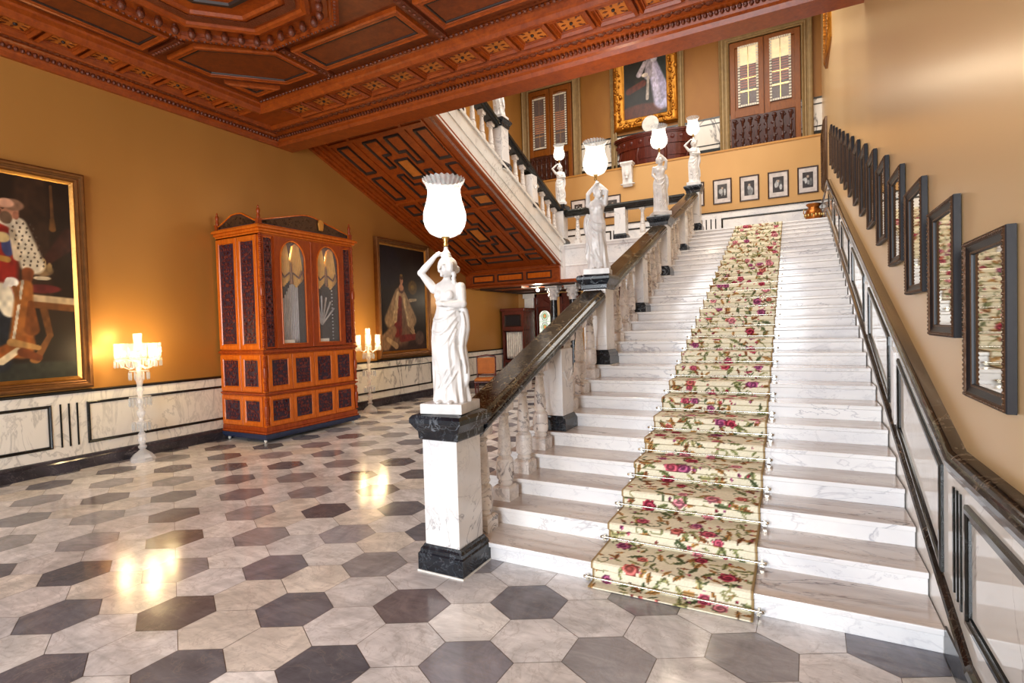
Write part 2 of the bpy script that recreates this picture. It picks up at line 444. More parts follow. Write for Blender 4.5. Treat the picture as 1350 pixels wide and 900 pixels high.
def arch(cx, w, z0, z1, n=9):
    # rectangle with a scalloped arched top
    h = w*.5
    pts = [(cx-w/2, z0), (cx+w/2, z0)]
    for i in range(n):
        a = PI*i/(n-1); pts.append((cx+w/2*math.cos(a), z1-h+h*math.sin(a)))
    return pts
def stained(name, cx, w, z0, z1, parent, y):
    nu, nv = 24, 48; vs = []; cs = []; fs = []
    for j in range(nv+1):
        for i in range(nu+1):
            u = i/nu; v = j/nv
            z = z0+(z1-z0)*v
            hw = w/2
            top = z1-hw
            if z > top: hw = math.sqrt(max(0, hw*hw-(z-top)**2))
            vs.append((cx+(u-.5)*2*hw, y, z))
            g = abs(math.sin(u*PI*3)*math.sin(v*PI*6)); r = math.hypot((u-.5)*1.4, ((v*3) % 1)-.5)
            c = (.93,.95,.90)
            if r < .16: c = (.85,.55,.35)
            elif r < .26: c = (.45,.62,.42)
            elif abs(r-.4) < .03: c = (.35,.38,.3)
            elif g < .12: c = (.62,.7,.62)
            cs.append((*lin(c), 1))
    for j in range(nv):
        for i in range(nu):
            a = j*(nu+1)+i; fs.append((a, a+1, a+nu+2, a+nu+1))
    me = bpy.data.meshes.new(name); me.from_pydata(vs, [], fs); me.materials.append(M['stainedlit'])
    at = me.color_attributes.new('Col', 'FLOAT_COLOR', 'POINT'); at.data.foreach_set('color', np.array(cs, dtype=np.float32).ravel())
    o = bpy.data.objects.new(name, me); COL.objects.link(o); o.parent = parent; return o
n_ = NT('daylit stained glass'); at_ = n_.n('ShaderNodeVertexColor', layer_name='Col')
n_.principled(at_.outputs[0], .2, **{'Emission Color': at_.outputs[0], 'Emission Strength': .7}); M['stainedlit'] = n_.m

def hall_door(name, x0, x1, gw):
    cx = (x0+x1)/2
    o = MB().prism(rect(x0, x1, 0, 2.62), toB, 0, .06).build(name, M['mahog']); struct(o)
    m = MB().prism(rect(x0, x0+.09, 0, 2.62), toB, .06, .12).prism(rect(x1-.09, x1, 0, 2.62), toB, .06, .12).prism(rect(x0, x1, 2.5, 2.62), toB, .06, .12)
    m.build('door_frame', M['mahog'], o, bevel=.008)
    m = MB()
    m.prism([(cx-.28,2.2),(cx+.28,2.2),(cx+.28,2.26),(cx+.12,2.36),(cx,2.44),(cx-.12,2.36),(cx-.28,2.26)], toB, .06, .13)
    m.build('pediment', M['mahog'], o, bevel=.01)
    MB().frame(arch(cx, gw+.08, 1.02, 2.14), [(0,.06),(0,.09),(.02,.1),(.04,.075)], toB, fill=False).build('glass_frame', M['mahog'], o)
    stained('stained_glass', cx, gw, 1.06, 2.1, o, WB-.075)
    MB().frame(rect(cx-.25, cx+.25, .25, .85), [(0,.06),(.01,.09),(.05,.085),(.07,.065)], toB).build('lower_panel', M['mahog'], o)
hall_door('door_1', -7.28, -6.62, .38)
hall_door('door_2', -6.42, -5.76, .38)
struct(MB().prism(rect(-5.6,-2.3,0,2.68), toB, 0, .02).build('wall_lobby', M['mahog']))

# ------------------------------------------------------------------ landing level: dado of the back wall
d = struct(MB().prism(rect(WL, WR-.06, LZ, LZ+.86), toB, 0, .03).build('trim_4', M['white']))
MB().sweep([(WL,WB-.03,LZ+.85),(WR-.06,WB-.03,LZ+.85)], [(0,0),(.02,0),(.03,.03),(0,.035)], (0,-1,0)).build('dado_cap', M['blackflat'], d)
for a, b in ((-1.72,.45),(-4.3,-2.2),(-6.9,-4.75)):
    MB().frame(rect(a, b, LZ+.22, LZ+.70), [(0,.03),(0,.042),(.02,.048),(.04,.042),(.045,.031)], toB, fill=False).build('panel_moulding', M['blackflat'], d)
    for k in range(3):
        u = a-.38+.12*k
        MB().prism(rect(u-.014, u+.014, LZ+.22, LZ+.70), toB, .03, .037).build('inlay_bar', M['blackflat'], d)

# gallery dado (only short stretches between the door frames)
sc = (WG-1e-9)/15.4
def G(x, z): return (x*1.037, 1.6+(z-1.6)*1.037)
def toG(u, v, h): return (u, WG-h, v)
d = struct(MB().prism(rect(WL, WR, ZG, 7.28), toG, 0, .025).build('trim_5', M['dado']))
MB().prism(rect(WL, WR, ZG, ZG+.3), toG, .025, .05).prism(rect(WL, WR, 7.24, 7.28), toG, .025, .04).prism(rect(WL, WR, 7.09, 7.12), toG, .025, .035).prism(rect(WL, WR, 6.52, 6.55), toG, .025, .035).build('dado_bands', M['blackflat'], d)

# gallery doors
def gallery_door(name, fx0, fx1, zt, glass, lab):
    # fx0..fx1 outer moulding, ZG..zt
    o = MB().prism(rect(fx0+.28, fx1-.28, ZG, zt-.3), toG, .03, .09).build(name, M['doorwood']); struct(o)
    out = [(fx0,ZG),(fx0,zt),(fx1,zt),(fx1,ZG),(fx1-.26,ZG),(fx1-.26,zt-.26),(fx0+.26,zt-.26),(fx0+.26,ZG)]
    MB().frame(out, [(0,.03),(0,.10),(.03,.13),(.07,.09),(.10,.09),(.125,.06)], toG, fill=True).build('architrave', M['stonetrim'], o)
    cx = (fx0+fx1)/2
    m = MB()
    for a, b in ((fx0+.28, cx-.012), (cx+.012, fx1-.28)):
        m.prism(rect(a, a+.13, ZG, zt-.3), toG, .09, .13); m.prism(rect(b-.13, b, ZG, zt-.3), toG, .09, .13)
        m.prism(rect(a, b, zt-.45, zt-.3), toG, .09, .128); m.prism(rect(a, b, 7.1, 7.3), toG, .09, .128)
    m.build('door_leaf', M['doorwood'], o, bevel=.01)
    for gx0, gx1, gz0, gz1 in glass:  # flat pieces behind each pane imitate the room reflected in the glass
        g = MB().prism([(gx0,gz0),(gx1,gz0),(gx1,gz1-.06),((gx0+gx1)/2,gz1),(gx0,gz1-.06)], toG, .12, .126).build('glass_pane', M['pane'], o)
        MB().prism(rect(gx0,gx1,gz0,gz1-.05), toG, .092, .094).build('dark_reflection', M['mahogdark'], g)
        if name == 'door_4': MB().prism(rect(gx0,gx1,gz0+1.12,gz1-.05), toG, .095, .10).build('cream_reflection', M['reflglow'], g)
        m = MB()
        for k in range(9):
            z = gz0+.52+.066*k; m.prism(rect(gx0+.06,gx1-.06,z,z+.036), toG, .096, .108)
        m.build('slatted_reflection', M['inlay'] if name == 'door_3' else M['cabred'], g)
        MB().prism(rect(gx0+.06,gx1-.06,gz0+.40,gz0+.44), toG, .096, .11).build('reflection_strip', M['brass'], g)
        m = MB(); n = 22
        for k in range(n):
            z = gz0+.03+(gz1-gz0-.12)*k/(n-1)
            for x in (gx0+.03, gx1-.03): m.prism(rect(x-.028, x+.028, z-.024, z+.024), toG, .128, .136)
        for k in range(7):
            x = gx0+.09+(gx1-gx0-.18)*k/6; m.prism(rect(x-.024, x+.024, gz0+.01, gz0+.06), toG, .128, .136); m.prism(rect(x-.024, x+.024, gz1-.11, gz1-.06), toG, .128, .136)
        m.build('glass_beading', M['paper'], g)
        # brass glazing bars inside the bead border
        MB().prism(rect((gx0+gx1)/2-.008, (gx0+gx1)/2+.008, gz0+.05, gz1-.1), toG, .112, .118).prism(rect(gx0+.05, gx1-.05, (gz0+gz1)/2-.1, (gz0+gz1)/2-.08), toG, .112, .118).build('glazing_bar', M['brass'], g)
    # carved dark screen in front of the lower part
    sx0, sx1 = fx0+.3, fx1-.42
    m = MB().prism(rect(sx0, sx1, ZG, 7.08), toG, .13, .16)
    for k in range(8):
        x = sx0+(sx1-sx0)*(k+.5)/8
        m.lathe([(.02,0),(.04,.1),(.02,.2),(.035,.35),(.018,.5),(.04,.62),(.02,.7)], 8, (x, WG-.165, ZG+.2))
        for q in range(5): m.ball((x+.04*math.sin(q*2+k), WG-.162, ZG+.2+.16*q), (.05,.02,.04), 6, 4)
        m.ball((x, WG-.18, 7.0), (.06,.03,.05), 8, 5)
    m.build('carved_screen', M['mahogdark'], o)
M['reflglow'] = solid('cream reflection glow', lin((.93,.84,.62)), .7, 0, **{'Emission Color': (1,.84,.55), 'Emission Strength': .45})  # emission puts the brightness of the pane's reflection into this colour
M['stonetrim'] = solid('beige stone architrave', lin((.62,.52,.36)), .5, .15, .5, 30)
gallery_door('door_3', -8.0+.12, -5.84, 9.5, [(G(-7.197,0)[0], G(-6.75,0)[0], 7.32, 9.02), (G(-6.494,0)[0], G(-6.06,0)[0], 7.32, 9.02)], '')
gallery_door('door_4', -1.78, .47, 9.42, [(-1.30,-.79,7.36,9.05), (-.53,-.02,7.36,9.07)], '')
# niche moulding behind the big portrait
struct(MB().frame([(-4.88,ZG),(-4.88,9.6),(-2.72,9.6),(-2.72,ZG),(-2.9,ZG),(-2.9,9.42),(-4.7,9.42),(-4.7,ZG)], [(0,.0),(0,.08),(.03,.1),(.07,.05)], toG, fill=True).build('trim_6', M['stonetrim']))

# ------------------------------------------------------------------ hall ceiling
CZ = 5.12
def toC(u, v, h): return (u, v, CZ-h)      # h = how far it hangs down
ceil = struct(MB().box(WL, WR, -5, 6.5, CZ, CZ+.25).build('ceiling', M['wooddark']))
def cpart(m, name, mat, **k): return m.build(name, M[mat], ceil, **k)
# beam along the stairwell and matching cornice on the left wall
beam = struct(MB().sweep([(WL,0,0),(WR,0,0)], [(6.65,5.9),(6.65,4.83),(6.33,4.83),(6.31,4.88),(6.28,4.9),(6.26,4.97),(6.20,4.99),(6.05,5.0),(6.02,5.05),(6.0,5.12),(6.0,5.4),(6.4,5.9)], (0,1,0)).build('trim_7', M['wood']))
m = MB()
k = 0; x = WL+.05
while x < WR:
    m.ball((x, 6.245, 4.945), (.024,.03,.03), 6, 4); x += .058
m.build('rope_moulding', M['carved'], beam, smooth=60)
m = MB()
x = WL+.2
while x < WR:
    m.ball((x, 6.125, 4.995), (.05,.045,.012), 6, 4); m.ball((x+.055, 6.1, 4.995), (.02,.03,.01), 5, 4); x += .11
m.build('leaf_carving', M['carved'], beam, smooth=60)
corn = struct(MB().sweep([(0,-5,0),(0,6.33,0)], [(WL,5.12),(WL,4.83),(WL+.05,4.83),(WL+.07,4.88),(WL+.09,4.9),(WL+.11,4.97),(WL+.14,4.99),(WL+.24,5.0),(WL+.26,5.05),(WL+.27,5.12)], (1,0,0)).build('trim_8', M['wood']))
m = MB(); y = -3.0
while y < 6.3:
    m.ball((WL+.105, y, 4.93), (.026,.024,.03), 6, 4); m.ball((WL+.19, y, 4.995), (.04,.04,.012), 6, 4); y += .058
m.build('rope_moulding', M['carved'], corn, smooth=60)
# rosette strips
def ros_tile(cx, cy, w, h):
    t = MB().frame(rect(cx-w/2, cx+w/2, cy-h/2, cy+h/2), [(0,.0),(0,.10),(.03,.12),(.045,.085),(.06,.085),(.065,.07)], toC, fill=True).build('inlaid_tile', M['wood'], ceil)
    m = MB()
    a = w/2-.085; b = h/2-.085
    m.prism(rect(cx-a, cx+a, cy-b, cy+b), toC, .07, .074)
    m.build('inlay_field', M['inlay'], t)
    m = MB()
    for k in range(8):
        an = PI/4*k; r = .085 if k % 2 == 0 else .115
        px, py = cx+r*math.cos(an)*w/.42, cy+r*math.sin(an)*h/.42
        ca, sa = math.cos(an), math.sin(an); q = .03
        m.prism([(px-q*ca, py-q*sa), (px+q*.5*sa, py-q*.5*ca), (px+q*ca, py+q*sa), (px-q*.5*sa, py+q*.5*ca)], toC, .074, .08)
    for sx in (-1,1):
        for sy in (-1,1):
            m.prism(rect(cx+sx*(a-.02)-.012, cx+sx*(a-.02)+.012, cy+sy*(b-.02)-.012, cy+sy*(b-.02)+.012), toC, .074, .08)
    m.build('inlay_star', M['carved'], t)
    MB().ball((cx, cy, CZ-.08), (.022,.022,.02), 8, 5).build('boss', M['woodline'], t, smooth=60)
x = -6.647
while x < WR-.1:
    ros_tile(x, 5.79, .46, .40); x += .4925
y = 5.25
while y > -1.2:
    ros_tile(-7.42, y, .40, .40); y -= .43
m = MB().prism(rect(-7.64,-6.9,5.47,6.02), toC, 0, .07); cpart(m, 'corner_block', 'wood')
m = MB().prism([(-7.22,-3),(-7.22,5.58),(WR,5.58),(WR,6.02),(-7.66,6.02),(-7.66,-3)], toC, 0, .06); cpart(m, 'strip_field', 'wood')
# ridge moulding round the coffered field
rp = [(0,0),(.0,.04),(.02,.07),(.02,.12),(.045,.16),(.075,.16),(.10,.12),(.12,.10),(.13,.05),(.15,.03),(.15,0)]
cpart(MB().sweep([(-7.2,0,CZ),(WR,0,CZ)], [(5.55-a, -b) for a, b in rp], (0,1,0)), 'ridge_moulding', 'wood')
cpart(MB().sweep([(0,-3,CZ),(0,5.5,CZ)], [(-7.22+a, -b) for a, b in rp], (1,0,0)), 'ridge_moulding', 'wood')
m = MB(); x = -7.0
while x < WR: m.ball((x, 5.36, CZ-.045), (.03,.018,.02), 6, 4); x += .07
cpart(m, 'leaf_carving', 'carved', smooth=60)
# panels
PROF = [(0,0),(0,.05),(.02,.06),(.05,.05),(.09,.05)]
def panel(poly, line=True):
    p = MB().frame(poly, [(0,.0),(0,.045),(.02,.06),(.04,.05),(.075,.05),(.085,.03)], toC, fill=True).build('ceiling_panel', M['wood'], ceil)
    MB().frame(inset(poly, .085), [(0,.03),(.004,.046),(.018,.046),(.026,.02)], toC, fill=False).build('dark_moulding', M['woodline'], p)
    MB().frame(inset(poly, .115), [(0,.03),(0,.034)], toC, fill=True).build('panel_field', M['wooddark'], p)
panel(rect(-6.93,-6.38,1.5,3.70))
panel(rect(-6.93,-6.38,-1.3,1.25))
panel([(-6.88,3.95),(-6.33,3.95),(-5.62,4.55),(-5.62,5.2),(-6.2,5.2),(-6.88,4.5)])
panel([(-6.9,4.72),(-6.42,5.24),(-6.9,5.24)])
panel(rect(-5.45,-3.78,4.62,5.2))
panel(rect(-3.56,-1.75,4.62,5.2))
panel(rect(-1.5,.4,4.62,5.2))
panel(rect(-3.5,-1.9,3.2,4.4)); panel(rect(-1.6,.3,3.2,4.4))
def octo(x0, x1, y0, y1, c):
    return [(x0+c,y0),(x1-c,y0),(x1,y0+c),(x1,y1-c),(x1-c,y1),(x0+c,y1),(x0,y1-c),(x0,y0+c)]
O1 = octo(-6.3,-3.78,1.1,4.5,.72)
p = MB().frame(O1, [(0,0),(0,.05),(.03,.07),(.06,.065),(.08,.04),(.10,.04),(.12,.015),(.28,.015),(.30,.05),(.34,.065),(.38,.055),(.40,.03),(.55,.03),(.57,.05),(.60,.05),(.62,.02)], toC, fill=True).build('octagon_coffer', M['wood'], ceil)
m = MB(); q = inset(O1, .2)
for i in range(8):
    a = Vector(q[i]); b = Vector(q[(i+1) % 8]); L = (b-a).length; n = max(2, int(L/.17))
    for k in range(n):
        c = a.lerp(b, (k+.5)/n); m.ball((c.x, c.y, CZ-.075), (.045,.045,.055), 7, 5); m.ball((c.x, c.y, CZ-.03), (.03,.03,.03), 6, 4)
m.build('modillion_row', M['carved'], p, smooth=60)
MB().frame(inset(O1, .44), [(0,.03),(0,.045),(.1,.045),(.1,.03)], toC, fill=False).build('carved_band', M['carved'], p)
MB().frame(inset(O1, .78), [(0,.02),(.01,.045),(.05,.045),(.06,.02)], toC, fill=False).build('dark_moulding', M['woodline'], p)
# beads on the outer octagon rail
m = MB(); q = inset(O1, .045)
for i in range(8):
    a = Vector(q[i]); b = Vector(q[(i+1) % 8]); n = int((b-a).length/.06)
    for k in range(n):
        c = a.lerp(b, k/n); m.ball((c.x, c.y, CZ-.068), (.018,.018,.015), 5, 4)
m.build('bead_moulding', M['carved'], p, smooth=60)
# plain dividing ribs
for a, b in (((-6.36,3.82),(-6.95,3.82)), ((-5.53,4.55),(-5.53,5.35)), ((-3.67,4.5),(-3.67,5.35)), ((-1.62,3.1),(-1.62,5.35))):
    vx = abs(a[0]-b[0]) < .01
    r = rect(a[0]-.05, a[0]+.05, a[1], b[1]) if vx else rect(b[0], a[0], a[1]-.05, a[1]+.05)
    m = MB().prism(r, toC, 0, .04); n = 10
    for k in range(n):
        t_ = (k+.5)/n; m.ball((a[0]+(b[0]-a[0])*t_, a[1]+(b[1]-a[1])*t_, CZ-.045), (.025,.025,.018), 6, 4)
    cpart(m, 'divider_rib', 'carved', smooth=50)

# ------------------------------------------------------------------ main staircase
stair = thing('main_staircase', 'broad white marble staircase rising from the tiled floor to the landing under the carpet runner', 'staircase')
SX0, SX1 = -2.30, WR-.06
for k in range(1, NS+1):
    y = Y0+(k-1)*T; z = k*R_
    back = y+T+.02 if k < NS else y+.1
    m = MB().box(SX0, SX1, y, back, 0 if k == 1 else z-R_-.02, z-.034)
    m.box(SX0, SX1, y-.022, back if k < NS else LY+.28, z-.034, z)
    m.m = [1]*6+[0]*6; m.m[6+2] = m.m[6+5] = 1
    m.build('step', [M['tread'], M['riser']], stair, bevel=.006)
m = MB().prism([(Y0+.05,0),(LY+.1,0),(LY+.1,LZ-.15),(Y0+.05,.05)], lambda u, v, h: (SX0+h, u, v), -.05, .1)
m.build('side_wall', M['white'], stair)

# landing
struct(MB().box(WL, WR, LY+.02, WB, LZ-.25, LZ-.002).build('floor_landing', M['tread']))
m = MB().box(-5.15, SX0, LY-.02, LY+.16, 2.68, LZ-.03).box(-5.2, -5.135, 12.27, LY, 2.68, LZ-.05)
m.sweep([(-5.17,LY-.02,LZ-.12),(SX0,LY-.02,LZ-.12)], [(0,0),(.02,.02),(.03,.06),(.05,.09),(.05,.12),(0,.12)], (0,-1,0))
m.sweep([(-5.17,LY-.02,2.68),(SX0,LY-.02,2.68)], [(0,0),(.03,0),(.03,.07),(.02,.09),(0,.1)], (0,-1,0))
m.sweep([(-5.17,LY-.02,3.1),(SX0,LY-.02,3.1)], [(0,0),(.012,.01),(.012,.03),(0,.04)], (0,-1,0))
struct(m.build('trim_9', M['white']))
lc = struct(MB().box(WL, SX0, 12.27, WB, 2.68, 2.76).build('ceiling_lobby', M['wood']))
def toLC(u, v, h): return (u, v, 2.68-h)
for x0, x1 in ((-7.7,-6.4),(-6.2,-4.9),(-4.7,-3.4)):
    for y0, y1 in ((12.6,13.8),(14.0,15.1)):
        MB().frame(rect(x0,x1,y0,y1), [(0,0),(.01,.04),(.05,.04),(.08,.0)], toLC, fill=False).build('panel_moulding', M['woodline'], lc)

# ------------------------------------------------------------------ return flight
RX0, RX1 = WL+.004, -5.15
def soff(y): return 3.12+.385*(12.26-y)
RS = 12.5
def rnose(y): return LZ+R_+(RS-y)*(R_/T)
rst = thing('return_staircase', 'upper marble staircase climbing back over the hall with panelled teak underside and white stringer', 'staircase')
for k in range(1, 18):
    y = RS-(k-1)*T; z = LZ+k*R_
    MB().box(RX0, RX1-.02, y-T-.02, y, z-R_-.02, z-.034).box(RX0, RX1-.02, y-T-.02, y+.022, z-.034, z).build('step', M['tread'], rst, bevel=.006)
ye = 6.55
m = MB().prism([(LY-.02, LZ-.05),(12.4,soff(12.4)+.0),(ye, soff(ye)),(ye, rnose(ye)),(RS+.1, rnose(RS+.1)),(LY-.02,LZ+.02)], lambda u, v, h: (RX1-h, u, v), 0, .12)
# string mouldings following the slope
for off, th, pr in ((.0,.05,.03),(.10,.02,.015),(.34,.02,.015)):
    m.prism([(12.4,soff(12.4)+off),(ye,soff(ye)+off),(ye,soff(ye)+off+th),(12.4,soff(12.4)+off+th)], lambda u, v, h: (RX1+h, u, v), -.01, pr)
m.prism([(RS+.1,rnose(RS+.1)-.06),(ye,rnose(ye)-.06),(ye,rnose(ye)),(RS+.1,rnose(RS+.1))], lambda u, v, h: (RX1+h, u, v), -.01, .03)
m.build('stringer', M['dadow'], rst)
def toS(u, v, h): return (u, v, soff(v)-h)
sf = MB().prism([(RX0,ye),(RX1+.02,ye),(RX1+.02,12.27),(RX0,12.27)], lambda u, v, h: (u, v, soff(v)+h), 0, .1)
sf.box(RX0, RX1+.02, 12.2, 12.262, 2.68, soff(12.26)+.02)
sf = sf.build('panelled_soffit', M['wood'], rst)
m = MB()
for u0, u1, h in ((RX0,RX0+.06,.14),(RX0+.06,RX0+.12,.09),(RX0+.12,RX0+.2,.05),(RX0+.28,RX0+.31,.03),(RX1-.28,RX1-.25,.03),(RX1-.04,RX1+.03,.03)):
    m.prism(rect(u0, u1, ye, 12.25), toS, -.01, h)
for v0 in (7.22, 9.08, 9.62, 11.5):
    m.prism(rect(RX0+.31, RX1-.28, v0-.03, v0+.03), toS, -.01, .03)
for u0 in (-7.08, -5.88):
    m.prism(rect(u0-.03, u0+.03, 6.6, 12.0), toS, -.01, .028)
m.build('soffit_rib', M['wood'], sf)
def spanel(poly, mat='woodline', inl=None):
    MB().frame(poly, [(0,-.01),(.005,.035),(.03,.03),(.045,-.005)], toS, fill=False).build('soffit_moulding', M['woodline'], sf)
    MB().frame(inset(poly,.05), [(0,-.005),(.004,.012),(.02,.012)], toS, fill=True).build('soffit_panel', M[inl or 'wood'], sf)
def bay(y0, y1):
    s = (y1-y0)/1.66
    Yy = lambda v: y0+(v-7.3)*s
    spanel(rect(-7.5,-7.22,Yy(7.3),Yy(8.06))); spanel(rect(-7.5,-7.22,Yy(8.2),Yy(8.93)))
    spanel(rect(-5.72,-5.42,Yy(7.3),Yy(8.06))); spanel(rect(-5.7,-5.4,Yy(8.2),Yy(8.98)))
    spanel(rect(-6.62,-6.30,Yy(7.86),Yy(8.42)), inl='inlay')
    def Lp(sx, sy):
        a = [(.05,.50),(.34,.50),(.52,.50),(.52,-.0)]
        c = (-6.46, 8.14)
        P = [(.08,.84),(.42,.84),(.42,.10),(.24,.10),(.24,.42),(.08,.42)]
        q = [(c[0]+sx*u, Yy(c[1]+sy*v)) for u, v in P]
        return q
    for sx in (-1,1):
        for sy in (-1,1): spanel(Lp(sx, sy))
bay(7.32, 8.98); bay(9.75, 11.40)
for u0, u1 in ((-7.5,-7.2),(-7.0,-5.98),(-5.77,-5.38)):
    spanel(rect(u0,u1,9.2,9.54), inl='inlay' if u0 > -6 else None)
for u0, u1 in ((-7.5,-7.15),(-7.0,-5.95),(-5.78,-5.4)):
    spanel(rect(u0,u1,6.85,7.14)); spanel(rect(u0,u1,11.58,11.85))
def toF(u, v, h): return (u, 12.2-h, v)
for x0, x1 in ((-7.65,-7.0),(-6.9,-6.15),(-6.05,-5.35)):
    MB().frame(rect(x0,x1,2.80,3.0), [(0,0),(.005,.02),(.02,.02),(.03,.0)], toF, fill=False).build('face_moulding', M['woodline'], sf)
    MB().prism(rect(x0+.04,x1-.04,2.84,2.96), toF, 0, .008).build('face_panel', M['cab'], sf)
m = MB().sweep([(RX0,12.2,2.68),(RX1+.02,12.2,2.68)], [(0,0),(.05,0),(.05,.03),(.02,.06),(0,.06)], (0,-1,0)).sweep([(RX0,12.2,3.04),(RX1+.02,12.2,3.04)], [(0,0),(.03,.02),(.05,.05),(0,.06)], (0,-1,0))
m.build('face_cornice', M['wood'], sf)
# upper floor edge beyond the hall ceiling
struct(MB().box(WL, WR, -5, 6.5, 5.5, ZG-.1).build('floor_upper', M['plasterw']))

# ------------------------------------------------------------------ balustrades
BX = -2.04
def baluster_mesh():
    m = MB()
    m.tier([(.075,.075,0),(.075,.075,.1),(.06,.06,.115)])
    prof = [(.05,.11),(.058,.12),(.06,.135),(.05,.15),(.066,.165),(.071,.2),(.068,.29),(.064,.325),(.05,.34),(.045,.35),(.056,.36),(.056,.375),(.05,.385),(.053,.42),(.046,.52),(.036,.64),(.034,.655),(.045,.665),(.045,.68),(.035,.69),(.04,.70),(.055,.715)]
    m.lathe(prof, 12)
    m.tier([(.055,.055,.71),(.06,.06,.725),(.06,.06,.80)])
    o = m.build('baluster', M['baluster'], smooth=35); me = o.data; bpy.data.objects.remove(o); return me
BM = baluster_mesh()
def add_baluster(parent, loc, zs=1.0):
    o = bpy.data.objects.new('baluster', BM); COL.objects.link(o); o.parent = parent; o.location = loc; o.scale = (1,1,zs); return o
def add_pier(parent, x, y, z, h, slope):
    o = MB().tier([(.135,.135,.09),(.135,.135,h)], (0,0)).build('pier', M['white'], parent, bevel=.006, loc=(x,y,z))
    MB().tier([(.165,.15,0),(.165,.15,.1),(.15,.142,.12),(.14,.138,.14)]).build('pier_base', M['black'], o, bevel=.004)
    g = MB()
    for sx in (-1, 1):   # small hanging garlands carved on the faces
        pts = [(sx*.137, -.1+.2*t_/8, h*.72-.09*math.sin(PI*t_/8)) for t_ in range(9)]; g.tube(pts, .009, 6)
    g.build('garland', M['statue'], o, smooth=60)
    return o
RAILP = [(-.13,-.0),(-.145,.01),(-.145,.03),(-.115,.05),(-.115,.055),(-.1,.075),(.1,.075),(.115,.055),(.115,.05),(.145,.03),(.145,.01),(.13,0)]
RAILB = [(-.08,-.1),(-.09,-.07),(-.12,-.055),(-.145,-.03),(-.145,.03),(-.1,.075),(.1,.075),(.145,.03),(.145,-.03),(.12,-.055),(.09,-.07),(.08,-.1)]
def rail(parent, p0, p1, side):
    d = Vector(p1)-Vector(p0)
    m = MB().sweep([p0, p1], RAILP, side); o = m.build('handrail', M['rail'], parent, bevel=.004)
    P2 = [(-.12,-.068),(-.12,-.045),(.12,-.045),(.12,-.068),(.09,-.10),(.06,-.115),(-.06,-.115),(-.09,-.10)]
    P2 = [(-.148,-.012),(-.152,.0),(-.150,.02),(-.12,.04),(-.12,-.05),(-.08,-.075),(.08,-.075),(.12,-.05),(.12,.04),(.150,.02),(.152,.0),(.148,-.012),(.105,-.056),(.075,-.1),(-.075,-.1),(-.105,-.056)]
    MB().sweep([tuple(Vector(p0)+d*.001), tuple(Vector(p0)+d*.999)], [(-.08,-.1),(-.09,-.07),(-.12,-.055),(-.135,-.03),(-.152,-.02),(-.152,.008),(-.14,.012),(.14,.012),(.152,.008),(.152,-.02),(.135,-.03),(.12,-.055),(.09,-.07),(.08,-.1)], side).build('rail_moulding', M['black'], o, bevel=.003)
    return o
def span(label, i0, i1, pier, y0, y1, x0=BX, grp='marble balustrades of the main stairs'):
    t = thing('stair_balustrade', label, 'balustrade', (0,0,0), 0, grp)
    rail(t, (x0, y0, nose(y0)+.80), (x0, y1, nose(y1)+.80), (1,0,0))
    for k in range(i0, i1+1):
        y = Y0+(k-.5)*T+.01; z = k*R_
        if k == pier: add_pier(t, x0, y, z, .70+.06, 0)
        else:
            add_baluster(t, (x0, y, z), (nose(y)+.72-z)/.80)
    return t
span('lowest marble balustrade with brown veined handrail, running up from the foot of the stairs', 1, 8, 5, Y0+.02, Y0+8*T-.03)
span('middle marble balustrade of the stairs between the second and third statue pedestals', 10, 18, 14, Y0+9*T+.03, Y0+18*T-.03)
span('highest marble balustrade of the main stairs, ending at the landing pedestal', 20, 28, 24, Y0+19*T+.03, LY-.03)

# landing balustrade
t = thing('landing_balustrade', 'level marble balustrade with black rail along the edge of the landing', 'balustrade')
MB().sweep([(-5.16,0,LZ+.82),(BX-.17,0,LZ+.82)], [(LY+.17+a, b) for a, b in RAILB], (0,1,0)).build('handrail', M['blackflat'], t, bevel=.004)
for x in (-4.85,-4.37,-3.2,-2.76): add_baluster(t, (x, LY+.17, LZ), .95)
p = add_pier(t, -3.72, LY+.17, LZ, .76, 0)
# return flight balustrades
RBX = -5.30
def rspan(label, i0, i1, pier, y0, y1):
    t = thing('return_balustrade', label, 'balustrade', (0,0,0), 0, 'balustrades of the upper flight')
    MB().sweep([(RBX,y0,rnose(y0)+.78),(RBX,y1,rnose(y1)+.78)], RAILB, (1,0,0)).build('handrail', M['blackflat'], t, bevel=.004)
    for k in range(i0, i1+1):
        y = RS-(k-.5)*T-.01; z = LZ+k*R_
        if k == pier: add_pier(t, RBX, y, z, .74, 0)
        else: add_baluster(t, (RBX, y, z), (rnose(y)+.70-z)/.80)
rspan('white balusters with black rail on the upper flight just above the landing pedestal', 1, 8, 5, RS-.05, RS-8*T-.03)
rspan('white balusters with black rail at the top of the upper flight', 10, 17, 14, RS-9*T-.04, RS-17*T)

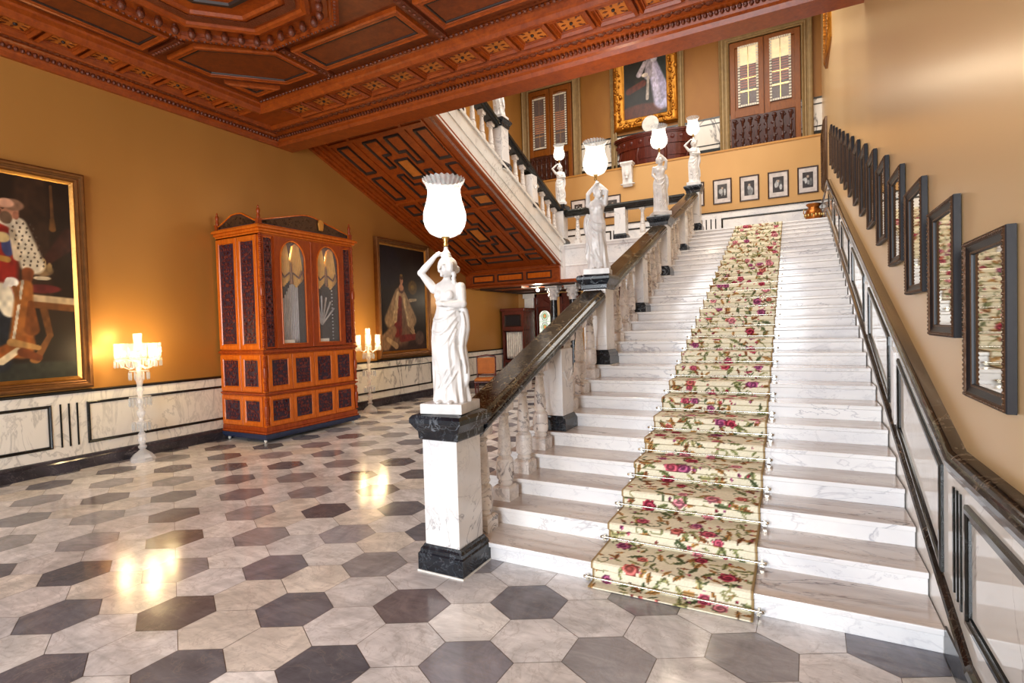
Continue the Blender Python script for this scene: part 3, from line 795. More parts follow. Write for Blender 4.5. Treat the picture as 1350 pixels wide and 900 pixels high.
# newel pedestals
def pedestal(label, x, y, z):
    t = thing('newel_pedestal', label, 'pedestal', (x,y,z), 0, 'statue pedestals')
    MB().tier([(.135,.145,.15),(.135,.145,.90)]).build('shaft', M['white'], t, bevel=.004)
    MB().tier([(.182,.182,.0),(.182,.182,.012)]).build('footing', M['plasterw'], t)
    MB().tier([(.178,.178,.012),(.178,.178,.12),(.168,.168,.13),(.165,.165,.15),(.152,.155,.165),(.145,.15,.18)]).build('base', M['black'], t, bevel=.003)
    MB().tier([(.145,.15,.875),(.155,.16,.885),(.158,.162,.93),(.17,.172,.945),(.195,.195,.985),(.2,.2,.99),(.2,.2,1.02),(.185,.185,1.04),(.15,.15,1.05)]).build('cap', M['black'], t, bevel=.003)
    return t
NW = [(-2.06,2.95,0,'front-most marble pedestal with black cap and base standing on the tiled floor'),
      (BX,Y0+8.5*T,9*R_,'marble pedestal a third of the way up the stairs'),
      (BX,Y0+18.5*T,19*R_,'marble pedestal two thirds of the way up the stairs'),
      (BX+.03,LY+.17,LZ,'marble pedestal at the top of the main stairs on the landing'),
      (RBX-.02,LY+.19,LZ,'marble pedestal where the landing meets the upper flight'),
      (RBX,RS-8.5*T,LZ+9*R_,'marble pedestal half way up the upper flight, close under the teak ceiling')]
for x, y, z, l in NW: pedestal(l, x, y, z)
# ------------------------------------------------------------------ statues
def statue_mesh(kind):
    m = MB()
    ph = {'A':0.3,'B':1.9,'C':4.0}[kind]
    # draped body, feet to shoulders: (z, rx, ry, cx, cy, fold)
    L = [(.0,.125,.095,.01,.0,.10),(.02,.128,.10,.01,.0,.11),(.08,.118,.092,.008,0,.10),(.16,.112,.088,.005,0,.09),(.25,.108,.086,-.002,-.002,.085),
         (.33,.106,.088,-.008,-.006,.075),(.40,.106,.09,-.01,-.006,.07),(.46,.108,.09,-.008,-.002,.06),(.51,.109,.088,-.004,0,.05),(.56,.100,.080,0,0,.05),(.61,.084,.066,.002,0,.04),(.65,.078,.060,.003,0,.03),
         (.69,.084,.066,.003,-.002,.03),(.725,.090,.070,.003,-.004,.025),(.76,.096,.060,.003,0,.02),(.785,.094,.050,.002,.003,.01),(.80,.075,.042,.002,.005,0),(.812,.045,.035,.002,.004,0),(.825,.030,.030,.002,.002,0)]
    n = 72; vs = []; fs = []
    # densify levels
    zs = np.linspace(0, .825, 70); A = np.array(L)
    for z in zs:
        rx, ry, cx, cy, fo = [np.interp(z, A[:,0], A[:,k]) for k in range(1,6)]
        for i in range(n):
            a = 2*PI*i/n
            w = math.sin(11*a + 3.0*z*2 + ph) * .6 + math.sin(19*a - 9*z + 2*ph)*.35 + .35*math.sin(5*a+14*z+ph)
            w = 1 + fo*w*(1.0 if z < .45 else .8)
            # weight-bearing knee pushing forward
            kx = .012*math.exp(-((z-.30)/.09)**2)*max(0, math.cos(a+PI/2-.5))
            vs.append((cx+(rx*w+kx)*math.cos(a), cy+(ry*w+kx*1.6)*math.sin(a), z))
    for j in range(len(zs)-1):
        for i in range(n):
            k = (i+1) % n; fs.append((j*n+i, j*n+k, (j+1)*n+k, (j+1)*n+i))
    fs.append(tuple(range(n))[::-1]); o = (len(zs)-1)*n; fs.append(tuple(o+i for i in range(n)))
    m.add(vs, fs)
    def fold(p0, p1, sag, r, yy):
        pts = []
        for i in range(13):
            t_ = i/12; x = p0[0]+(p1[0]-p0[0])*t_; z = p0[1]+(p1[1]-p0[1])*t_ - sag*math.sin(PI*t_)
            rx, ry, cx, cy = [np.interp(z, A[:,0], A[:,k]) for k in range(1,5)]
            u = max(-1, min(1, (x-cx)/(rx*1.02))); y = cy - ry*1.03*math.sqrt(1-u*u)*yy
            pts.append((x, y, z))
        m.tube(pts, [r*(.35+.65*math.sin(PI*i/12)) for i in range(13)], 7)
    if kind in 'AC':
        for i in range(5): fold((.10-.004*i,.64-.05*i), (-.098,.565-.075*i), .05+.022*i, .011, 1)
        for i in range(3): fold((.10,.40-.08*i), (-.05+.03*i,.10), .01, .010, 1)
    else:
        for i in range(4): fold((-.10,.62-.06*i), (.10,.54-.08*i), .06+.02*i, .011, 1)
        for i in range(3): fold((-.09,.36-.08*i), (.05,.08), .01, .010, 1)
    # bust
    for sx in (-1,1): m.ball((.003+sx*.038,-.052,.715), (.034,.03,.034), 12, 9)
    # hanging cloth on the figure's left, rippled edge
    sgn = 1 if kind != 'B' else -1
    pts = []; 
    for i in range(11):
        t_ = i/10; pts.append((sgn*(.10+.022*math.sin(t_*9)+.02*math.sin(PI*t_)), .0, .66-.56*t_))
    m.tube(pts, [.018+.016*math.sin(PI*min(1,t_*1.1))+.004*math.sin(t_*22) for t_ in [i/10 for i in range(11)]], 10)
    pts = [(sgn*(.12+.012*math.sin(i*.9)), -.03, .60-.045*i) for i in range(10)]
    m.tube(pts, [.010+.007*math.sin(PI*i/9) for i in range(10)], 8)
    # feet
    for sx in (-1,1): m.ball((.01+sx*.04,-.10,.012), (.022,.045,.014), 10, 6)
    # neck and head
    hx, hy, hz = {'A':(.012,-.012,.895),'B':(.028,-.02,.89),'C':(.0,-.005,.895)}[kind]
    m.tube([(.002,.004,.80),(.006,-.002,.835),(hx*.8,hy*.5,.865)], [.034,.027,.028], 14)
    q = MB(); hc = Vector((hx,hy,hz))
    q.ball((0,0,0), (.042,.050,.058), 18, 14).ball((0,-.016,-.022), (.030,.034,.036), 14, 10).ball((0,-.046,-.045), (.012,.010,.010), 8, 6)
    q.tube([(0,-.050,.016),(0,-.068,-.010)], [.005,.010], 8)
    q.ball((0,-.051,-.026), (.014,.008,.004), 8, 5).ball((0,-.048,.021), (.030,.011,.006), 10, 5).ball((0,-.050,-.036), (.010,.007,.004), 8, 5)
    for sx in (-1,1):
        q.ball((sx*.016,-.044,.006), (.008,.006,.005), 8, 6).ball((sx*.042,0,-.002), (.006,.011,.014), 8, 6)
    for i in range(16):
        an = PI*(-.12+1.24*i/15); q.ball((.045*math.cos(an), -.012, .008+.050*math.sin(an)), (.017,.022,.016), 8, 6)
    q.ball((0,.018,.02), (.049,.048,.052), 14, 10).ball((0,.066,-.002), (.030,.030,.027), 10, 8)
    for k in range(7): q.ball((.042+.004*math.sin(k*2), .012, -.03-.016*k), (.014,.015,.012), 8, 6)
    ty = {'A':-.35,'B':.5,'C':.2}[kind]; c_, s_ = math.cos(ty), math.sin(ty)
    m.add([(hx+1.13*(v[0]*c_-v[1]*s_), hy+1.13*(v[0]*s_+v[1]*c_), hz+1.08*v[2]) for v in q.v], q.f)
    # wrapped crown pad carrying the lamp
    for k, r in enumerate((.034,.036,.030)): m.lathe([(r*.8,0),(r,.006),(r,.014),(r*.8,.02)], 16, (hx*.6,hy*.6,.945+.019*k))
    m.lathe([(.022,0),(.026,.01),(.016,.03),(.014,.05)], 14, (hx*.4,hy*.4,.99))
    def arm(s, e, w, rs=(.031,.025,.017)):
        s, e, w = Vector(s), Vector(e), Vector(w)
        m.tube([s, s.lerp(e,.35), s.lerp(e,.8), e, e.lerp(w,.25), e.lerp(w,.7), w], [rs[0], rs[0]*.98, rs[1]*.95, rs[1], rs[1]*1.0, rs[2]*1.1, rs[2]*.85], 12)
        m.ball(e, rs[1]*1.02, 10, 8); m.ball(s, rs[0]*1.08, 12, 8)
    def hand(w, d, curl, thumb):
        w, d = Vector(w), Vector(d).normalized(); c = Vector(curl).normalized(); t_ = Vector(thumb).normalized()
        m.tube([w, w+d*.014, w+d*.034], [.0125,.017,.016], 10)
        side = t_
        for i in range(4):
            b = w+d*.032+side*(.013-.0088*i); ln = (.024,.029,.027,.020)[i]
            m.tube([b-d*.008, b, b+d*ln*.45+c*.003, b+d*ln*.8+c*.011, b+d*ln+c*.017], [.0052,.0052,.005,.0046,.004], 7)
        b = w+d*.010+side*.013
        m.tube([b-side*.004, b+side*.006+d*.008+c*.002, b+side*.010+d*.022+c*.007], [.006,.0056,.0044], 7)
    if kind == 'A':
        arm((-.098,.0,.765), (-.182,-.02,.875), (-.062,-.025,.985)); hand((-.062,-.025,.985), (.8,.1,.35), (.3,.3,-.9), (.1,-1,-.2))
        arm((.100,.0,.765), (.128,-.035,.655), (.02,-.105,.655), (.033,.028,.018)); hand((.02,-.105,.655), (-1,-.1,.1), (.1,.9,.3), (.1,-.2,1))
        fold((.125,.655), (-.06,.66), .035, .013, 1.2)
    elif kind == 'B':
        arm((.100,.0,.765), (.125,-.03,.895), (.05,-.02,.985)); hand((.05,-.02,.985), (-.7,.1,.5), (-.3,.3,-.9), (.1,-1,-.2))
        arm((-.098,.0,.765), (-.085,-.075,.87), (.0,-.065,.975)); hand((.0,-.065,.975), (.5,.25,.7), (.2,.9,-.2), (.9,-.3,-.2))
    else:
        arm((-.098,.0,.765), (-.12,.0,.655), (-.085,-.07,.57)); hand((-.085,-.07,.57), (.3,-.5,-.8), (.7,.5,0), (-.2,-.9,.3))
        arm((.100,.0,.765), (.115,-.02,.88), (.04,-.01,.985)); hand((.04,-.01,.985), (-.8,.1,.35), (-.3,.3,-.9), (-.1,-1,-.2))
    o = m.build('statue_raw', M['statue'])
    r = o.modifiers.new('r', 'REMESH'); r.mode = 'VOXEL'; r.voxel_size = .0042 if kind == 'A' else .006; r.use_smooth_shade = True
    s = o.modifiers.new('s', 'SMOOTH'); s.iterations = 2; s.factor = .5
    dg = bpy.context.evaluated_depsgraph_get()
    me = bpy.data.meshes.new_from_object(o.evaluated_get(dg)); me.name = 'statue_figure'
    me.polygons.foreach_set('use_smooth', [True]*len(me.polygons))
    bpy.data.objects.remove(o)
    return me
SM = {k: statue_mesh(k) for k in 'ABC'}

# lamp parts (one set of meshes)
def shade_mb():
    m = MB()
    prof = [(.026,.0),(.06,.005),(.103,.028),(.130,.07),(.142,.115),(.140,.16),(.127,.205),(.114,.25),(.108,.29),(.109,.32),(.117,.345),(.129,.362)]
    n = 48; vs = []; fs = []
    for j, (r, z) in enumerate(prof):
        for i in range(n):
            a = 2*PI*i/n; rr = r*(1+(.010 if j < 10 else .03)*math.cos(24*a))
            vs.append((rr*math.cos(a), rr*math.sin(a), z))
    # scalloped rim
    for (r, z) in ((.137,.374),(.139,.385)):
        for i in range(n):
            a = 2*PI*i/n; s_ = math.cos(24*a); vs.append((r*(1+.03*s_)*math.cos(a), r*(1+.03*s_)*math.sin(a), z+.005*s_))
    for j in range(len(prof)+1):
        for i in range(n):
            k = (i+1) % n; fs.append((j*n+i, j*n+k, (j+1)*n+k, (j+1)*n+i))
    m.add(vs, fs); return m
def statue(kind, x, y, z, rot, lab, lamplab, light, lit=True):
    t = thing('marble_statue', lab, 'statue', (x,y,z), rot, 'lamp-bearing marble statues')
    MB().tier([(.15,.15,0),(.15,.15,.062),(.146,.146,.066)]).build('plinth', M['statue'], t, bevel=.003)
    o = bpy.data.objects.new('figure', SM[kind]); COL.objects.link(o); o.parent = t; o.location = (0,0,.06)
    l = thing('statue_lamp', lamplab, 'lamp', (x,y,z+1.104), 0, 'glass lamps carried by the statues')
    MB().lathe([(.014,0),(.018,.004),(.018,.018),(.012,.022),(.012,.03),(.017,.034),(.017,.05),(.024,.056),(.03,.062)], 14).build('stem', M['brass'], l, smooth=40)
    shade_mb().build('glass_shade', M['shade'], l, smooth=50, loc=(0,0,.06))
    MB().ball((0,0,.06+.13), (.04,.04,.055), 14, 10).build('bulb', M['bulb'], l, smooth=60)
    if light:
        d = bpy.data.lights.new('statue_lamp_light', 'POINT'); d.energy = light; d.color = (1,.86,.66); d.shadow_soft_size = .07
        lo = bpy.data.objects.new('lamp_light', d); COL.objects.link(lo); lo.parent = l; lo.location = (0,0,.30)
ST = [('A',0,.15,'nearest white marble woman, one arm raised to her lamp, at the foot of the stairs','nearest and largest glass lamp with scalloped rim, above the front statue',52),
      ('B',1,.2,'marble woman with both arms lifted to her head, second statue up the stairs','glass lamp with flared rim above the second statue up the stairs',52),
      ('C',2,.5,'slender marble figure seen against the gold wall, third statue up the stairs','glass lamp above the third statue, overlapping the round white disc',48),
      ('A',3,.1,'marble figure at the top of the main stairs beside the four small pictures','glass lamp above the statue at the top of the main stairs',48),
      ('A',4,.5,'small distant marble figure in front of the left gallery door at the landing corner','small glass lamp shining in front of the left gallery door',48),
      ('C',5,.0,'marble figure on the upper flight, mostly hidden above the teak ceiling edge','glass lamp of the upper flight hidden above the teak ceiling edge',40)]
for kind, i, rot, l1, l2, e in ST:
    x, y, z, _ = NW[i]; statue(kind, x, y, z+1.05, rot, l1, l2, e)

# ------------------------------------------------------------------ painted canvases
def canvas(name, nu, nv, fn, to, parent, mat, u0, u1, v0, v1, h):
    U, V = np.meshgrid(np.linspace(0,1,nu), np.linspace(0,1,nv))
    C = fn(U, V, (u1-u0)/(v1-v0))                      # sRGB colours
    C = np.clip(C, 0, 1); C = np.where(C <= .04045, C/12.92, ((C+.055)/1.055)**2.4)
    vs = [to(u0+(u1-u0)*a, v0+(v1-v0)*b, h) for a, b in zip(U.ravel(), V.ravel())]
    fs = [(j*nu+i, j*nu+i+1, (j+1)*nu+i+1, (j+1)*nu+i) for j in range(nv-1) for i in range(nu-1)]
    me = bpy.data.meshes.new(name); me.from_pydata(vs, [], fs); me.materials.append(mat)
    at = me.color_attributes.new('Col', 'FLOAT_COLOR', 'POINT')
    at.data.foreach_set('color', np.concatenate([C.reshape(-1,3), np.ones((nu*nv,1))], 1).astype(np.float32).ravel())
    o = bpy.data.objects.new(name, me); COL.objects.link(o); o.parent = parent; return o
def vnoise(U, V, f, seed=0):
    r = np.random.default_rng(seed); n = int(f)+3; g = r.random((n, n))
    x = U*f; y = V*f; xi = np.clip(np.floor(x).astype(int), 0, n-2); yi = np.clip(np.floor(y).astype(int), 0, n-2)
    fx = x-xi; fy = y-yi; fx = fx*fx*(3-2*fx); fy = fy*fy*(3-2*fy)
    return (g[yi,xi]*(1-fx)+g[yi,xi+1]*fx)*(1-fy)+(g[yi+1,xi]*(1-fx)+g[yi+1,xi+1]*fx)*fy
class P:
    def __init__(s, U, V, asp, bg0, bg1):
        s.x = U*asp; s.y = V; s.U = U; s.V = V
        n = vnoise(U, V, 6, 1)*.6+vnoise(U, V, 17, 2)*.4
        s.C = np.array(bg0)*(1-n[...,None])+np.array(bg1)*n[...,None]
        s.n = vnoise(U, V, 40, 3)*.6+vnoise(U, V, 16, 4)*.4
    def lay(s, m, c, var=.25):
        c = np.array(c)*(1-var+2*var*s.n[...,None]); m = np.clip(m, 0, 1)[...,None]; s.C = s.C*(1-m)+c*m
    def blob(s, cx, cy, rx, ry, c, ang=0, soft=.25, var=.25):
        a = math.radians(ang); dx = s.x-cx; dy = s.y-cy
        u = (dx*math.cos(a)+dy*math.sin(a))/rx; v = (-dx*math.sin(a)+dy*math.cos(a))/ry
        s.lay((1-np.sqrt(u*u+v*v))/soft+.5, c, var)
    def cap(s, x0, y0, x1, y1, r0, r1, c, soft=.3, var=.25):
        dx, dy = x1-x0, y1-y0; t = np.clip(((s.x-x0)*dx+(s.y-y0)*dy)/(dx*dx+dy*dy), 0, 1)
        d = np.hypot(s.x-x0-t*dx, s.y-y0-t*dy)/(r0+(r1-r0)*t); s.lay((1-d)/soft+.5, c, var)
def king(U, V, asp):
    p = P(U, V, asp, (.085,.055,.04), (.17,.115,.075))
    p.cap(.50,.98,.50,.45,.06,.07,(.20,.13,.085)); p.cap(.582,.97,.582,.80,.006,.008,(.34,.22,.12)); p.cap(.582,.80,.582,.755,.010,.014,(.40,.26,.13))
    p.blob(.5,.03,.4,.06,(.17,.17,.14)); p.cap(.56,.60,.66,.72,.02,.05,(.22,.11,.08))
    p.cap(.46,.405,.67,.385,.020,.022,(.70,.60,.46)); p.cap(.47,.375,.67,.355,.016,.018,(.42,.25,.12))
    p.cap(.53,.35,.55,.22,.016,.014,(.40,.24,.11)); p.cap(.55,.22,.49,.10,.012,.016,(.44,.27,.13)); p.blob(.487,.10,.022,.016,(.55,.36,.18))
    p.blob(.53,.452,.075,.022,(.34,.12,.11)); p.blob(.53,.505,.035,.010,(.80,.73,.60)); p.blob(.537,.545,.040,.030,(.46,.36,.24)); p.blob(.537,.575,.012,.03,(.66,.54,.34)); p.blob(.512,.56,.010,.024,(.55,.44,.28)); p.blob(.562,.56,.010,.024,(.55,.44,.28))
    p.cap(.37,.73,.36,.45,.07,.075,(.52,.12,.08)); p.blob(.405,.655,.025,.055,(.20,.22,.36)); p.blob(.385,.69,.03,.025,(.72,.62,.42))
    p.cap(.33,.60,.40,.585,.012,.014,(.62,.45,.20)); p.cap(.36,.40,.35,.10,.06,.05,(.12,.13,.15)); p.cap(.37,.43,.40,.34,.045,.03,(.86,.81,.70))
    p.cap(.445,.755,.495,.57,.036,.048,(.80,.74,.63)); p.cap(.38,.775,.44,.76,.020,.03,(.76,.70,.60)); p.cap(.425,.72,.44,.60,.014,.018,(.74,.66,.54))
    for i in range(11):
        for j in range(4): p.blob(.415+.0045*i+.026*j+(.008 if i%2 else 0), .765-.020*i, .0042,.0060,(.28,.22,.18))
    p.cap(.475,.53,.465,.46,.024,.016,(.46,.24,.12)); p.cap(.46,.46,.435,.16,.032,.05,(.56,.33,.14)); p.cap(.48,.38,.48,.25,.012,.03,(.44,.24,.10))
    p.cap(.453,.487,.405,.19,.0055,.0055,(.72,.66,.56),var=.5)
    p.blob(.412,.478,.026,.024,(.90,.86,.80)); p.cap(.40,.49,.385,.455,.010,.008,(.84,.80,.74)); p.cap(.42,.455,.435,.38,.008,.008,(.50,.30,.14))
    p.cap(.34,.12,.45,.18,.035,.04,(.50,.27,.10)); p.cap(.40,.19,.50,.16,.018,.012,(.62,.46,.26)); p.cap(.36,.10,.42,.15,.016,.014,(.78,.70,.56)); p.cap(.44,.14,.50,.11,.022,.016,(.40,.20,.09))
    p.blob(.412,.825,.040,.046,(.70,.48,.36)); p.blob(.432,.850,.040,.028,(.52,.38,.29)); p.blob(.405,.855,.030,.022,(.78,.58,.46)); p.blob(.402,.785,.024,.030,(.36,.27,.20)); p.blob(.378,.812,.010,.012,(.42,.26,.19)); p.blob(.44,.80,.012,.02,(.56,.36,.27)); p.blob(.392,.828,.008,.004,(.2,.12,.1))
    return p.C
def queen(U, V, asp):
    p = P(U, V, asp, (.085,.055,.055), (.16,.12,.10))
    p.blob(.47,.62,.07,.07,(.34,.25,.11)); p.blob(.47,.62,.03,.03,(.46,.36,.16)); p.blob(.1,.8,.2,.2,(.11,.09,.12)); p.cap(.05,.08,.6,.05,.07,.06,(.22,.15,.13))
    p.cap(.29,.57,.27,.22,.055,.17,(.46,.34,.26)); p.cap(.25,.56,.13,.30,.045,.08,(.58,.47,.35)); p.cap(.33,.54,.44,.30,.035,.075,(.60,.49,.36))
    p.cap(.27,.50,.22,.20,.03,.07,(.42,.13,.11)); p.cap(.245,.56,.19,.30,.016,.03,(.76,.66,.50)); p.cap(.33,.53,.40,.26,.016,.026,(.74,.64,.48))
    for k in range(6): p.cap(.24-.02*k,.42-.05*k,.14-.02*k,.26-.035*k,.008,.014,(.66,.54,.40)); p.cap(.36+.012*k,.44-.05*k,.44+.01*k,.28-.03*k,.008,.012,(.64,.53,.40))
    p.cap(.16,.20,.05,.09,.05,.08,(.52,.40,.30)); p.cap(.08,.12,.20,.05,.02,.03,(.68,.56,.42)); p.cap(.28,.12,.50,.13,.035,.03,(.44,.17,.15)); p.cap(.42,.49,.52,.50,.018,.012,(.66,.58,.46))
    p.blob(.298,.60,.040,.045,(.30,.20,.18)); p.cap(.298,.64,.298,.615,.018,.036,(.66,.48,.37)); p.blob(.303,.678,.024,.034,(.72,.52,.40)); p.blob(.303,.708,.028,.020,(.34,.22,.15)); p.blob(.303,.73,.02,.012,(.55,.43,.24))
    p.blob(.56,.12,.07,.07,(.34,.26,.23))
    return p.C
def gown(U, V, asp):
    p = P(U, V, asp, (.07,.07,.06), (.17,.16,.12))
    p.blob(.25,.08,.35,.12,(.34,.17,.11)); p.cap(.08,.42,.30,.50,.05,.05,(.36,.16,.10)); p.blob(.62,.5,.12,.4,(.10,.15,.14))
    p.cap(.42,.86,.60,.20,.06,.14,(.66,.64,.76)); p.cap(.44,.84,.52,.22,.035,.05,(.78,.76,.86)); p.cap(.40,.82,.38,.60,.05,.06,(.60,.57,.62))
    p.cap(.33,.80,.24,.64,.03,.04,(.74,.70,.74)); p.cap(.38,.58,.36,.26,.018,.022,(.70,.66,.62)); p.blob(.33,.62,.05,.03,(.85,.80,.74))
    p.blob(.38,.93,.036,.05,(.32,.18,.13)); p.blob(.47,.83,.05,.04,(.80,.78,.84)); p.blob(.60,.16,.12,.05,(.72,.72,.84))
    return p.C

def picture_frame(parent, poly, prof, to, mat, name='frame'):
    return MB().frame(poly, prof, to, fill=False).build(name, M[mat], parent, smooth=25)
def oil(lab, u0, u1, v0, v1, to, fn, loc, nu, nv, ud=.0):
    t = thing('oil_painting', lab, 'painting', loc)
    t2 = lambda u, v, h: tuple(Vector(to(u, v, h))-Vector(loc))
    w = .155
    picture_frame(t, rect(u0,u1,v0,v1), [(0,.0),(0,.05),(.012,.085),(.03,.10),(.05,.095),(.06,.07),(.075,.065),(.085,.08),(.10,.075),(.11,.05)], t2, 'golddark')
    picture_frame(t, inset(rect(u0,u1,v0,v1), .11), [(0,.04),(0,.05),(.012,.058),(.03,.045),(.045,.03)], t2, 'gold', 'gilt_liner')
    canvas('canvas', nu, nv, fn, t2, t, M['paint'], u0+.14, u1-.14, v0+.14, v1-.14, .028)
    MB().prism(rect(u0+.02,u1-.02,v0+.02,v1-.02), t2, .0, .02).build('backing', M['woodline'], t)
    return t
oil('large gilt-framed portrait of a bearded person in white cape and red coat beside a crown', 1.56, 3.42, 1.0, 3.66, toL, king, (WL+.01,2.5,1.0), 170, 240)
oil('tall dim gilt-framed portrait of a person in a pale robe, right of the organ cabinet', 8.64, 10.5, 1.0, 3.62, toL, queen, (WL+.01,9.57,1.0), 150, 210)
# gilded niche portrait
def niche():
    loc = (-3.8, WG-.02, 7.0)
    t = thing('oil_painting', 'ornate gold-framed portrait of a person in a long pale gown, on the gallery wall', 'painting', loc)
    t2 = lambda u, v, h: tuple(Vector(toG(u, v, h))-Vector(loc))
    u0, u1, v0, v1 = -4.78, -2.88, 7.38, 9.95
    m = MB().frame(rect(u0,u1,v0,v1), [(0,.0),(0,.09),(.06,.16),(.14,.15),(.2,.10),(.28,.09),(.33,.05)], t2, fill=False)
    r = random.Random(3)
    for i in range(4):
        P4 = rect(u0+.15,u1-.15,v0+.15,v1-.15); a = Vector(P4[i]); b = Vector(P4[(i+1)%4]); n = int((b-a).length/.055)
        for k in range(n):
            c = a.lerp(b, (k+.5)/n); q = r.uniform(-.10,.10)
            cc = (c.x+q, c.y+r.uniform(-.03,.03)) if abs(a.x-b.x) < .01 else (c.x, c.y+q)
            s_ = r.uniform(.025,.055); m.ball(t2(cc[0], cc[1], .15), (s_,.04,s_*r.uniform(.7,1.5)), 6, 4)
    m.build('ornate_frame', M['goldrich'], t, smooth=60)
    canvas('canvas', 90, 130, gown, t2, t, M['paint'], u0+.32, u1-.32, v0+.32, v1-.32, .05)
niche()
# gilded frame on the right wall of the gallery, seen edge-on
def edge_frame(lab, u0, u1, v0, v1, big):
    loc = (WR-.01, (u0+u1)/2, v0); t2 = lambda u, v, h: tuple(Vector(toR(u, v, h))-Vector(loc))
    t = thing('gilded_picture', lab, 'painting', loc)
    m = MB().frame(rect(u0,u1,v0,v1), [(0,0),(0,.04),(.05,.07),(.12,.06),(.18,.03)], t2, fill=False)
    r = random.Random(5)
    for i in range(4):
        P4 = rect(u0+.08,u1-.08,v0+.08,v1-.08); a = Vector(P4[i]); b = Vector(P4[(i+1)%4]); n = int((b-a).length/.06)
        for k in range(n):
            c = a.lerp(b, (k+.5)/n); s_ = r.uniform(.03,.055); m.ball(t2(c.x, c.y, .065), (.02,s_,s_), 6, 4)
    m.build('ornate_frame', M['goldrich' if big else 'framegilt'], t, smooth=60)
    canvas('canvas', 30, 40, queen, t2, t, M['paint'], u0+.17, u1-.17, v0+.17, v1-.17, .03)
edge_frame('gilded picture seen edge-on high on the right wall beside the right gallery door', 11.75, 13.2, 6.85, 9.2, True)
edge_frame('carved brown framed picture seen edge-on on the right wall beside the landing', 13.6, 15.0, 4.65, 6.0, False)

# ------------------------------------------------------------------ small pictures on the landing wall
def photo(seed):
    def f(U, V, asp):
        p = P(U, V, asp, (.10,.09,.10), (.26,.22,.22)); r = np.random.default_rng(seed)
        for i in range(5): p.blob(r.uniform(.2,.8)*asp, r.uniform(.15,.6), r.uniform(.06,.14), r.uniform(.1,.25), (r.uniform(.3,.75),)*3)
        p.blob(.5*asp, .72, .07, .09, (.66,.58,.52)); return p.C
    return f
PX_ = [(-6.0,-5.52,4.97,5.40,'small framed picture at the far left of the landing wall, beside the corner statue'),
       (-4.95,-4.45,4.74,5.39,'framed picture half hidden behind the second statue on the landing wall'),
       (-2.60,-2.14,4.745,5.39,'framed picture partly hidden behind the top pedestal of the stairs'),
       (-1.92,-1.45,4.735,5.39,'first clear picture of the row of four above the landing dado, with the lightest print'),
       (-1.26,-.79,4.725,5.38,'second picture from the left of the row of four above the landing dado'),
       (-.59,-.11,4.71,5.38,'third picture from the left of the row of four above the landing dado'),
       (.08,.54,4.73,5.39,'rightmost picture of the row of four, nearest the right wall')]
for i, (a, b, c, d, l) in enumerate(PX_):
    loc = ((a+b)/2, WB-.005, c); t2 = lambda u, v, h, loc=loc: tuple(Vector(toB(u, v, h))-Vector(loc))
    t = thing('framed_picture', l, 'picture', loc, 0, 'small framed pictures on the landing wall')
    picture_frame(t, rect(a,b,c,d), [(0,0),(0,.025),(.012,.032),(.03,.026),(.034,.014)], t2, 'pframe')
    MB().prism(rect(a+.03,b-.03,c+.03,d-.03), t2, .004, .014).build('mount', M['mat'], t)
    canvas('print', 22, 28, photo(i+10), t2, t, M['print'], a+.115, b-.115, c+.14, d-.14, .017)

# ------------------------------------------------------------------ mirrors up the right wall
def mirror_master():
    t = thing('framed_mirror', '', 'mirror', (0,0,0), 0, 'black framed mirrors climbing the right wall')
    W_, H_ = .51, .645
    to = lambda u, v, h: (-h, u, v)
    R1 = rect(0, W_, 0, H_)
    MB().frame(R1, [(0,0),(0,.026),(.003,.03)], to, fill=False).build('frame_side', M['frame'], t)
    m = MB().frame(R1, [(.003,.028),(.007,.034),(.018,.034),(.022,.027)], to, fill=False)
    for i in range(4):
        P4 = inset(R1, .0125); a = Vector(P4[i]); b = Vector(P4[(i+1)%4]); n = int((b-a).length/.02)
        for k in range(n):
            c = a.lerp(b, k/n); m.ball(to(c.x, c.y, .034), (.005,.007,.007), 5, 4)
    m.build('beaded_edge', M['framegilt'], t, smooth=60)
    MB().frame(R1, [(.020,.027),(.026,.026),(.046,.018),(.056,.017),(.058,.009)], to, fill=False).build('inner_frame', M['frame'], t)
    MB().frame(R1, [(.046,.019),(.052,.020),(.056,.016)], to, fill=False).build('gilt_slip', M['framegilt'], t)
    MB().prism(inset(R1, .05), to, .004, .010).build('mirror_glass', M['mirror'], t)
    return t
mm = mirror_master()
for k in range(15):
    lab = f'{ORD[k]} black framed mirror on the right wall, counting up the stairs from the floor' if k < 14 else 'last and farthest framed mirror on the right wall, next to the landing corner'
    if k == 0: lab = 'nearest and largest black framed mirror on the right wall at the foot of the stairs'
    loc = (WR-.004, 2.375+.675*k, 1.255+.2396*k)
    if k == 0: mm.location = loc; mm['label'] = lab; root = mm
    else: root = dup(mm, loc, label=lab)
    root.rotation_euler = (0, math.radians(0), 0)

# ------------------------------------------------------------------ right wall dado following the stairs
def railz(y): return .945 if y < 3.0 else (.945+(y-3.0)*.354 if y < 12.7 else .945+9.7*.354)
def toRd(u, v, h): return (WR-.055-h, u, v)
yy = [-5, 2.9, 12.7, WB]
poly = [(-5,0),(3.2,0),(LY+.2,LZ-.2),(WB,LZ-.2),(WB,railz(WB)),(12.7,railz(12.7)),(3.0,.945),(-5,.945)]
d = struct(MB().prism(poly, toR, 0, .055).build('trim_10', M['dadow']))
HP = [(0,-.055),(.006,-.05),(.012,-.05),(.014,-.03),(.022,-.02),(.022,.0),(.014,.012),(.018,.03),(.012,.042),(-.01,.05)]
m = MB().sweep([(WR-.055,y,railz(y)) for y in (-5,3.0,12.7,WB-.03)], [(-a, b) for a, b in HP]+[(.055,.05),(.055,-.05)], (1,0,0))
struct(m.build('trim_11', M['raildark'], smooth=30))
def skz(y): return nose(y)+.065
